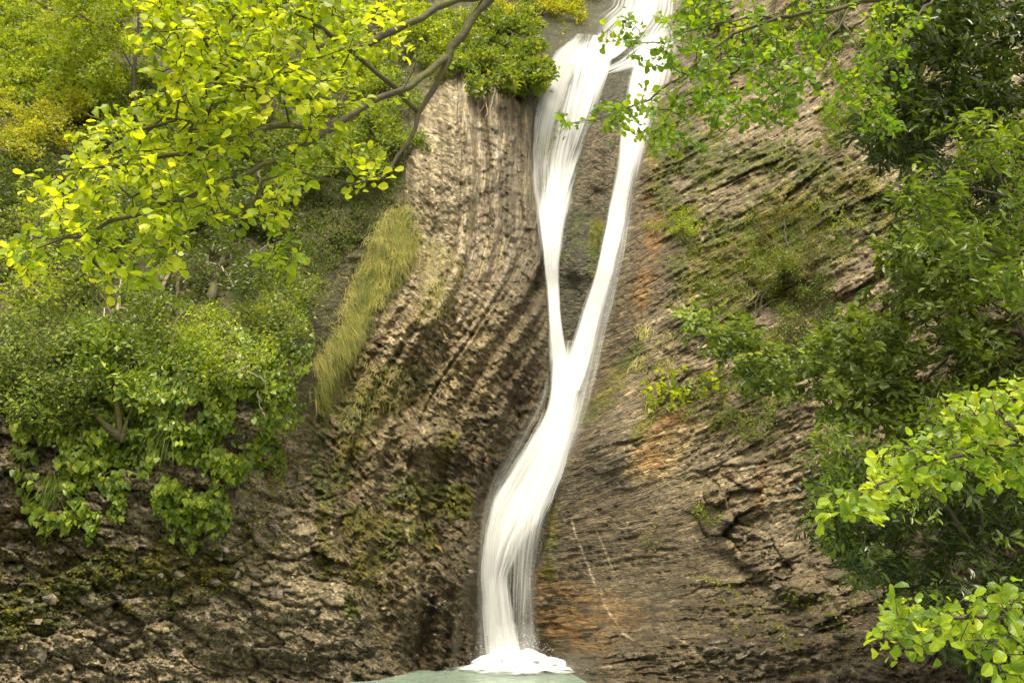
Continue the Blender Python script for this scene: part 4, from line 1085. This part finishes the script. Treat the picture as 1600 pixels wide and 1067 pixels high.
    woody('alder_tree', 'alder bough reaching across the top of the fall from the right', 'tree', base, paths, A, 'alder', 'alder_dim', 0.060, 0.36, 0.046, tip=0.0022, step=0.14, hop=0.6, single=300, bark='bark_moss', jitter=0.55, up=0.9, face=(0, -.3, 0), tone=.3, wob=.012, per=2, scatter=.025)

    # cherry laurels, right
    def laurel(label, base, paths, polys, mat, size, single, near, far, length=.34, spacing=.035, leaf='laurel', name='laurel_tree', **kw):
        A = np.vstack([attractors(p, int(n * 1.85), near, far) for p, n in polys])
        kw.setdefault('jitter', .5); kw.setdefault('per', 3); kw.setdefault('scatter', .05)
        woody(name, label, 'tree', base, paths, A, leaf, mat, size, length, spacing, tip=.003, step=.18, hop=.55, single=single, up=.8, face=(0, -.5, 0), tone=.3, spread=1.0, **kw)
    gz = ground_z(8.5, 9)
    b = np.array([8.6, 9.4, gz - .1])
    laurel('dark glossy laurel filling the top right corner', b, [[b, b + np.array([0, .2, 3.5]), b + np.array([-.2, .3, 6.5]), px(1600, 40, 10), px(1520, -40, 10.4)], pxs([(1600, 40, 10), (1520, 90, 9.8), (1430, 150, 9.6), (1380, 200, 9.5)]), pxs([(1600, 40, 10), (1500, 30, 9.6), (1420, 20, 9.5)])],
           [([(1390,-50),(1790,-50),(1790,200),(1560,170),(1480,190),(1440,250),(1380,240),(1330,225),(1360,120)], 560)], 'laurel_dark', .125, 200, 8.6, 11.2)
    b = np.array([7.2, 8.0, ground_z(7.2, 8) - .1])
    laurel('fresh green laurel with narrow leaves at the right edge, upper half', b, [[b, b + np.array([-.1, .3, 2.5]), px(1790, 420, 8.6), px(1600, 320, 8.7), px(1540, 250, 8.8)], pxs([(1600, 320, 8.7), (1520, 290, 8.5), (1450, 270, 8.4)]), pxs([(1790, 420, 8.6), (1560, 400, 8.4), (1470, 350, 8.3)])],
           [([(1425,205),(1520,185),(1600,190),(1790,260),(1790,480),(1560,470),(1500,400),(1420,390),(1440,330),(1400,300),(1450,260)], 230)], 'laurel_light', .115, 260, 8.0, 9.4, per=2)
    b = surf(1640, 900) + np.array([.0, -1.5, .2])
    b[2] = max(b[2], 0.3)
    laurel('grey-green shrub spreading a long thin branch over the right wall', b, [[b] + pxs([(1640, 640, 13.0), (1590, 500, 13.4), (1480, 560, 13.8), (1380, 590, 14.2), (1300, 600, 14.5), (1200, 560, 14.8), (1130, 500, 15.0), (1075, 488, 15.2)]), pxs([(1590, 500, 13.4), (1520, 450, 13.6), (1440, 420, 13.8), (1380, 400, 14)]), pxs([(1480, 560, 13.8), (1420, 620, 13.6), (1340, 660, 13.6)]), pxs([(1640, 640, 13), (1560, 420, 13), (1600, 330, 13)])],
           [([(1060,480),(1130,485),(1200,540),(1280,520),(1340,480),(1400,470),(1480,430),(1790,400),(1790,680),(1500,680),(1400,670),(1300,660),(1250,630),(1180,600),(1110,540)], 620), ([(1360,400),(1480,340),(1790,330),(1790,480),(1450,460)], 230)], 'shrub_grey', .13, 300, 12.6, 15.2, .45, .04, 'oval', 'spreading_shrub')
    b = surf(1700, 1000) + np.array([-.2, -2.0, 0]); b[2] = max(b[2], .2)
    laurel('dark shady laurel at the lower right behind the bright alder sprays', b, [[b] + pxs([(1660, 900, 9.5), (1560, 820, 9.8), (1480, 760, 10), (1420, 720, 10.2)]), pxs([(1560, 820, 9.8), (1470, 840, 9.6), (1380, 860, 9.6), (1320, 850, 9.6)]), pxs([(1660, 900, 9.5), (1560, 940, 9.2), (1460, 960, 9.2)])],
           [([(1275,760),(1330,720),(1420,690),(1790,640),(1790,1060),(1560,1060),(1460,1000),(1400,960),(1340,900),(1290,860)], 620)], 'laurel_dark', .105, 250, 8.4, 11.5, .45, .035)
    b = surf(1560, 300) + np.array([.2, -1.0, -.3])
    laurel('dark laurel thicket in the shade behind the fresh laurel', b, [[b] + pxs([(1530, 250, 15), (1480, 220, 15.4), (1430, 250, 15.6)]), pxs([(1530, 250, 15), (1500, 330, 14.8), (1450, 400, 14.8)])],
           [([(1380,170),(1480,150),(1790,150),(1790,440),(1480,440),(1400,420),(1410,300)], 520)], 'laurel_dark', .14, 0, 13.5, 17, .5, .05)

    b = surf(1620, 720) + np.array([.2, -.8, -.2])
    laurel('deep green thicket on the right edge under the grey-green shrub', b, [[b] + pxs([(1560, 680, 14), (1490, 660, 14.2), (1430, 690, 14.4)]), pxs([(1560, 680, 14), (1540, 560, 14), (1500, 500, 14)])],
           [([(1380,640),(1460,600),(1790,520),(1790,800),(1500,780),(1400,740)], 380)], 'laurel', .13, 0, 12.0, 15.2, .5, .05)

    b = surf(1500, 1020) + np.array([.3, -4.5, 0]); b[2] = max(ground_z(b[0], b[1]), .1)
    laurel('feathery mid-green sapling fanning out over the lower right wall', b, [[b] + pxs([(1560, 900, 9.0), (1470, 780, 9.0), (1380, 720, 9.0), (1310, 700, 9.0)]), pxs([(1470, 780, 9), (1400, 820, 8.8), (1310, 830, 8.8)]), pxs([(1560, 900, 9), (1500, 700, 8.8), (1450, 640, 8.8)])],
           [([(1265,720),(1330,650),(1450,610),(1560,640),(1560,740),(1420,800),(1330,880),(1290,850)], 170)], 'laurel_light', .085, 200, 8.2, 9.4, .35, .035, per=2)

    # two bright alder sprays, right foreground
    def spray(label, base, paths, poly, n, near, far, single=300, size=.08):
        A = np.vstack([attractors(p, k, near, far) for p, k in zip(poly, n)] + [px(q[:, 0], q[:, 1], near + (far - near) * rng.random(len(q))) for q in [rand_in_poly([(min(a, 1620), b) for a, b in p], k // 2) for p, k in zip(poly, n)]])
        woody('alder_sapling', label, 'tree', base, paths, A, 'alder', 'alder_fresh', size, .34, .042, tip=.0022, step=.12, hop=.6, single=single, jitter=.5, up=.85, face=(0, -.5, 0), tone=.3, wob=.01, per=2, scatter=.03)
    b = np.array([4.0, 4.6, ground_z(4.0, 4.6) - .1])
    spray('bright alder spray at the right edge above the dark laurel', b, [[b, b + np.array([.05, .1, 1.2]), px(1700, 720, 5), px(1600, 690, 5), px(1500, 710, 4.9), px(1400, 740, 4.8), px(1310, 790, 4.8)], pxs([(1600, 690, 5), (1560, 650, 4.9), (1500, 650, 4.8)]), pxs([(1500, 710, 4.9), (1430, 705, 4.8), (1370, 695, 4.7)])],
          [[(1345,740),(1400,690),(1460,670),(1520,630),(1600,600),(1790,620),(1790,760),(1560,750),(1480,755),(1400,770)], [(1280,800),(1330,760),(1400,760),(1360,800)]], [190, 20], 4.5, 5.4, size=.062)
    b = np.array([3.6, 3.7, ground_z(3.6, 3.7) - .1])
    spray('bright alder spray in the bottom right corner', b, [[b, b + np.array([.05, .1, .6]), px(1720, 1000, 4.2), px(1620, 970, 4.2), px(1520, 960, 4.1), px(1430, 960, 4.1)], pxs([(1620, 970, 4.2), (1560, 1000, 4.1), (1500, 1000, 4)])],
          [[(1385,960),(1420,940),(1470,950),(1540,930),(1600,940),(1790,950),(1790,1030),(1560,1010),(1480,1000),(1420,1010),(1390,1030)], [(1570,1030),(1640,1020),(1640,1090),(1580,1080)]], [110, 18], 3.9, 4.6, size=.058)

# ---- dead wood, roots, stumps
def stick(name, label, cat, lines, r0, mat, off=0.25, r1=0.35):
    P_ = []
    for ln in lines:
        ln = np.array(ln, float)
        q = resample(ln, 14) + rng.normal(0, 0.8, (14, 2))
        d = surf(q[:, 0], q[:, 1], DEP) - off
        d = np.convolve(np.pad(d, 3, 'edge'), np.ones(7) / 7, 'valid')
        P_.append(px(q[:, 0], q[:, 1], d))
    b = P_[0][0]
    root = thing(name, label, cat, tuple(b))
    for k, pt in enumerate(P_):
        rd_ = np.append(np.linspace(r0 if k == 0 else r0 * .6, r0 * r1 * (1 if k == 0 else .7), len(pt)), 0.001)
        pt = np.vstack([pt, pt[-1] + 0.3 * rd_[-2] * unit(pt[-1] - pt[-2])]); rd_[0] *= 0.6
        pt = np.vstack([pt[0] - 0.02 * unit(pt[1] - pt[0]), pt]); rd_ = np.append(0.001, rd_)
        v, f = tubes([(pt, rd_)], 7)
        link('stem' if k == 0 else 'side_branch', mesh_np('stem', v, f, M[mat], True), root)

def dead_wood():
    stick('dead_twig', 'pale forked dead twig beside the mossy stump', 'twig', [[(366,448),(345,415),(322,410),(308,414)], [(285,442),(298,432),(304,436)]], .028, 'dead', .5)
    stick('dead_twig', 'bleached bent twig sticking out of the ivy', 'twig', [[(357,580),(385,580),(415,592),(416,615)], [(378,577),(390,570)]], .022, 'dead', .6)
    stick('dead_twig', 'short bleached twig low at the right side of the ivy', 'twig', [[(402,612),(406,635),(415,655)]], .02, 'dead', .4)
    stick('dead_twig', 'thin pale leaning stem on the left of the crag', 'twig', [[(151,556),(154,530),(162,505),(163,480)]], .022, 'dead', .5)
    stick('broken_branch', 'thick broken mossy branch leaning low in the ivy', 'branch', [[(188,685),(165,665),(148,645),(135,630)], [(190,690),(197,660),(205,640)]], .09, 'bark_moss', .5)
    stick('mossy_stump', 'mossy forked stump on top of the left crag', 'stump', [[(330,470),(334,440),(345,415),(360,385)], [(330,445),(322,420),(325,400)]], .13, 'bark_moss', .4, .6)
    stick('thin_trunk', 'thin leaning light-barked stem behind the alder leaves', 'stem', [[(250,455),(262,430),(275,395),(290,350)]], .05, 'root', .4)
    stick('thin_trunk', 'short upright pale stem below the alder leaves', 'stem', [[(183,485),(187,460),(190,430)]], .045, 'root', .4)
    stick('thin_trunk', 'slim mossy upright stem left of the stump', 'stem', [[(276,468),(279,430),(281,380),(286,330)]], .05, 'bark_moss', .5)
    stick('mossy_sapling', 'gnarled mossy sapling stem in the middle of the ivy', 'stem', [[(268,560),(270,520),(274,500),(290,485)], [(270,520),(262,500),(255,490)]], .055, 'bark_moss', .6)
    stick('mossy_sapling', 'crooked mossy stem above the broken branch', 'stem', [[(190,690),(182,640),(172,590),(160,560)], [(176,610),(195,580),(215,560)]], .07, 'bark_moss', .45)
    stick('slope_twig', 'long pale arching twig on the upper left slope', 'twig', [[(203,160),(175,125),(140,100),(105,75),(50,40)], [(155,110),(170,130),(160,170)]], .03, 'dead', 1.6)
    stick('slope_twig', 'thin pale fallen twig below the arching one', 'twig', [[(155,185),(120,172),(85,160)]], .025, 'dead', 1.4)
    roots = [[(795,118),(780,128),(765,135),(758,160),(748,180)], [(765,135),(750,150),(744,175)], [(775,128),(772,150),(762,185)], [(790,122),(798,135),(796,150)], [(772,140),(756,148),(745,165)], [(758,160),(762,175),(757,190)]]
    stick('hanging_roots', 'bare tangled roots hanging over the top of the buttress', 'roots', roots, .04, 'root', .35)

# ---- loose stones bedded in the cliff faces
def stone_meshes(n, mat, flat):
    L_ = []
    for k in range(n):
        bm = bmesh.new()
        for i in range(13):
            v = rng.normal(0, 1, 3); v = v / np.linalg.norm(v) * (0.8 + .3 * rng.random()); v = v * np.array([1, .7, flat])
            v = np.clip(v, -0.8, 0.8); bm.verts.new(v)
        r = bmesh.ops.convex_hull(bm, input=bm.verts)
        bmesh.ops.delete(bm, geom=[g for g in r['geom_interior'] if isinstance(g, bmesh.types.BMVert)], context='VERTS')
        me = bpy.data.meshes.new('stone'); bm.to_mesh(me); bm.free(); me.materials.append(mat)
        L_.append(me)
    return L_
def stones(parent, polys, flat, s0, s1, tilt):
    var = stone_meshes(12, M['stone'], flat)
    for poly, n in polys:
        for u, v in rand_in_poly(poly, n):
            s = s0 + (s1 - s0) * rng.random() ** 2.2
            p_ = surf(u, v); nn = surf(u, v, NRM)
            o = bpy.data.objects.new('stone', var[rng.integers(len(var))])
            COL.objects.link(o); o.parent = parent
            o.location = p_ - nn * s * 0.42
            o.rotation_euler = (rng.normal(0, .25), tilt + rng.normal(0, .2), rng.normal(0, .4))
            o.scale = (s * (0.8 + .7 * rng.random()), s, s * (0.7 + .5 * rng.random()))

stones(cl_left, [([(0,800),(110,830),(300,850),(420,800),(500,900),(560,1040),(0,1060)], 170), ([(0,700),(60,700),(110,760),(40,800),(0,790)], 14)], .6, .05, .20, .15)
stones(cl_mid, [([(540,700),(740,700),(745,1000),(600,1040)], 70)], .5, .05, .16, .1)
stones(cl_right, [([(1090,770),(1180,740),(1190,830),(1250,900),(1280,960),(1150,860)], 34), ([(900,1010),(1050,1000),(1300,960),(1400,1060),(900,1066)], 60), ([(900,640),(990,650),(960,740),(900,720)], 14)], .42, .06, .26, -.1)

build_plants()
trails()
near_trees()
dead_wood()
grass('hanging_grass', 'pale dry grass hanging down the gully beside the ivy crag', [(600,330),(640,320),(650,380),(600,450),(560,510),(530,580),(500,640),(492,560),(520,500),(560,420)], 9000, 'pale_grass', .36, .0045, 1.5, 2)
grass('hanging_grass', 'greener grass mixed into the pale hanging grass of the gully', [(610,330),(650,330),(640,400),(590,470),(545,550),(505,650),(490,600),(530,500),(570,420)], 3500, 'green_grass', .40, .0045, 1.6, 4)
grass('hanging_grass', 'pale grass tufts on the banded buttress', [(640,370),(700,380),(725,420),(710,480),(660,500),(650,440)], 1200, 'pale_grass', .22, .0045, 1.5, 2)
grass('hanging_grass', 'sparse grass on the lower buttress face', [(560,560),(640,580),(620,650),(560,690),(520,640)], 900, 'pale_grass', .18, .005, 1.5, 2)
grass('crag_grass', 'green grass tufts on the ivy crag', [(60,470),(200,450),(330,470),(460,410),(480,500),(330,520),(200,540),(60,580)], 2600, 'green_grass', .40, .007, .7, 30)
grass('crag_grass', 'drooping bright grass tufts in the ivy', [(230,660),(270,660),(275,710),(235,710)], 220, 'green_grass', .5, .008, 1.1, 90)
grass('crag_grass', 'drooping grass tuft at the lower left of the ivy', [(70,740),(105,740),(105,770),(70,775)], 200, 'green_grass', .45, .008, 1.0, 90)
grass('wall_grass', 'short grass and moss plants on the right wall', [(1030,170),(1090,190),(1120,340),(1300,320),(1350,400),(1230,430),(1100,440),(1030,330)], 5000, 'green_grass', .16, .006, .6, 22)
grass('wall_grass', 'yellowish grass below the wide bush on the right wall', [(985,515),(1040,500),(1060,640),(1000,660)], 500, 'pale_grass', .25, .007, 1.1, 30)

# small leafy specks of moss and herbs over the rock
def specks(name, label, polys, mat, size, gate=0.5):
    q = np.vstack([rand_in_poly(p, n) for p, n in polys])
    g = fbm(q[:, 0] / 26, q[:, 1] / 22, 3, 620); q = q[g > gate]
    k = rng.integers(0, len(q), len(q) * 5); q = q[k] + rng.normal(0, 2.5, (len(k), 2))
    P0 = surf(q[:, 0], q[:, 1]); Nn = surf(q[:, 0], q[:, 1], NRM); m = len(q)
    d = np.array([0, -.4, -.2]) + rng.normal(0, .8, (m, 3)); nr = Nn + np.array([0, 0, .5]) + rng.normal(0, .5, (m, 3))
    pos = P0 + Nn * (0.01 + 0.06 * rng.random((m, 1)))
    link(name, leaf_mesh(name, 'tiny', pos, leaf_frames(pos, d, nr), size * (.5 + .8 * rng.random(m)), rng.random(m) * .99, M[mat]), None, 'stuff', label)
specks('rock_moss', 'moss and small herbs on the left crag', [([(0,860),(330,850),(420,800),(330,940),(0,1000)], 420), ([(330,800),(470,700),(480,860),(360,860)], 130)], 'moss', .07)
specks('rock_moss', 'moss cushions and herbs on the banded buttress', [([(500,640),(640,560),(640,720),(740,760),(740,830),(560,960),(520,900)], 420)], 'moss', .07)
specks('rock_moss', 'low green herbs on the right wall', [([(1010,150),(1100,170),(1300,240),(1400,260),(1400,420),(1250,420),(1100,420),(1020,330)], 1500), ([(1040,400),(1300,420),(1300,580),(1130,560)], 500), ([(1090,640),(1250,660),(1260,720),(1100,690)], 110), ([(1080,900),(1350,930),(1380,1030),(1150,1000)], 160)], 'forest_yellow', .06)
specks('ground_cover', 'leafy undergrowth carpeting the top of the left crag', [([(0,400),(240,370),(480,380),(492,480),(440,560),(0,640)], 1500)], 'forest_dark', .12, .47)
specks('ground_cover', 'dim undergrowth on the wooded slope behind the alder', [([(0,-20),(640,-20),(640,160),(560,260),(480,400),(200,400),(0,420)], 2600)], 'forest_dark', .17, .3)
specks('ground_cover', 'thin undergrowth on the rim left of the fall', [([(640,-20),(960,-20),(900,40),(850,100),(700,120),(640,170)], 500)], 'forest_green', .13)
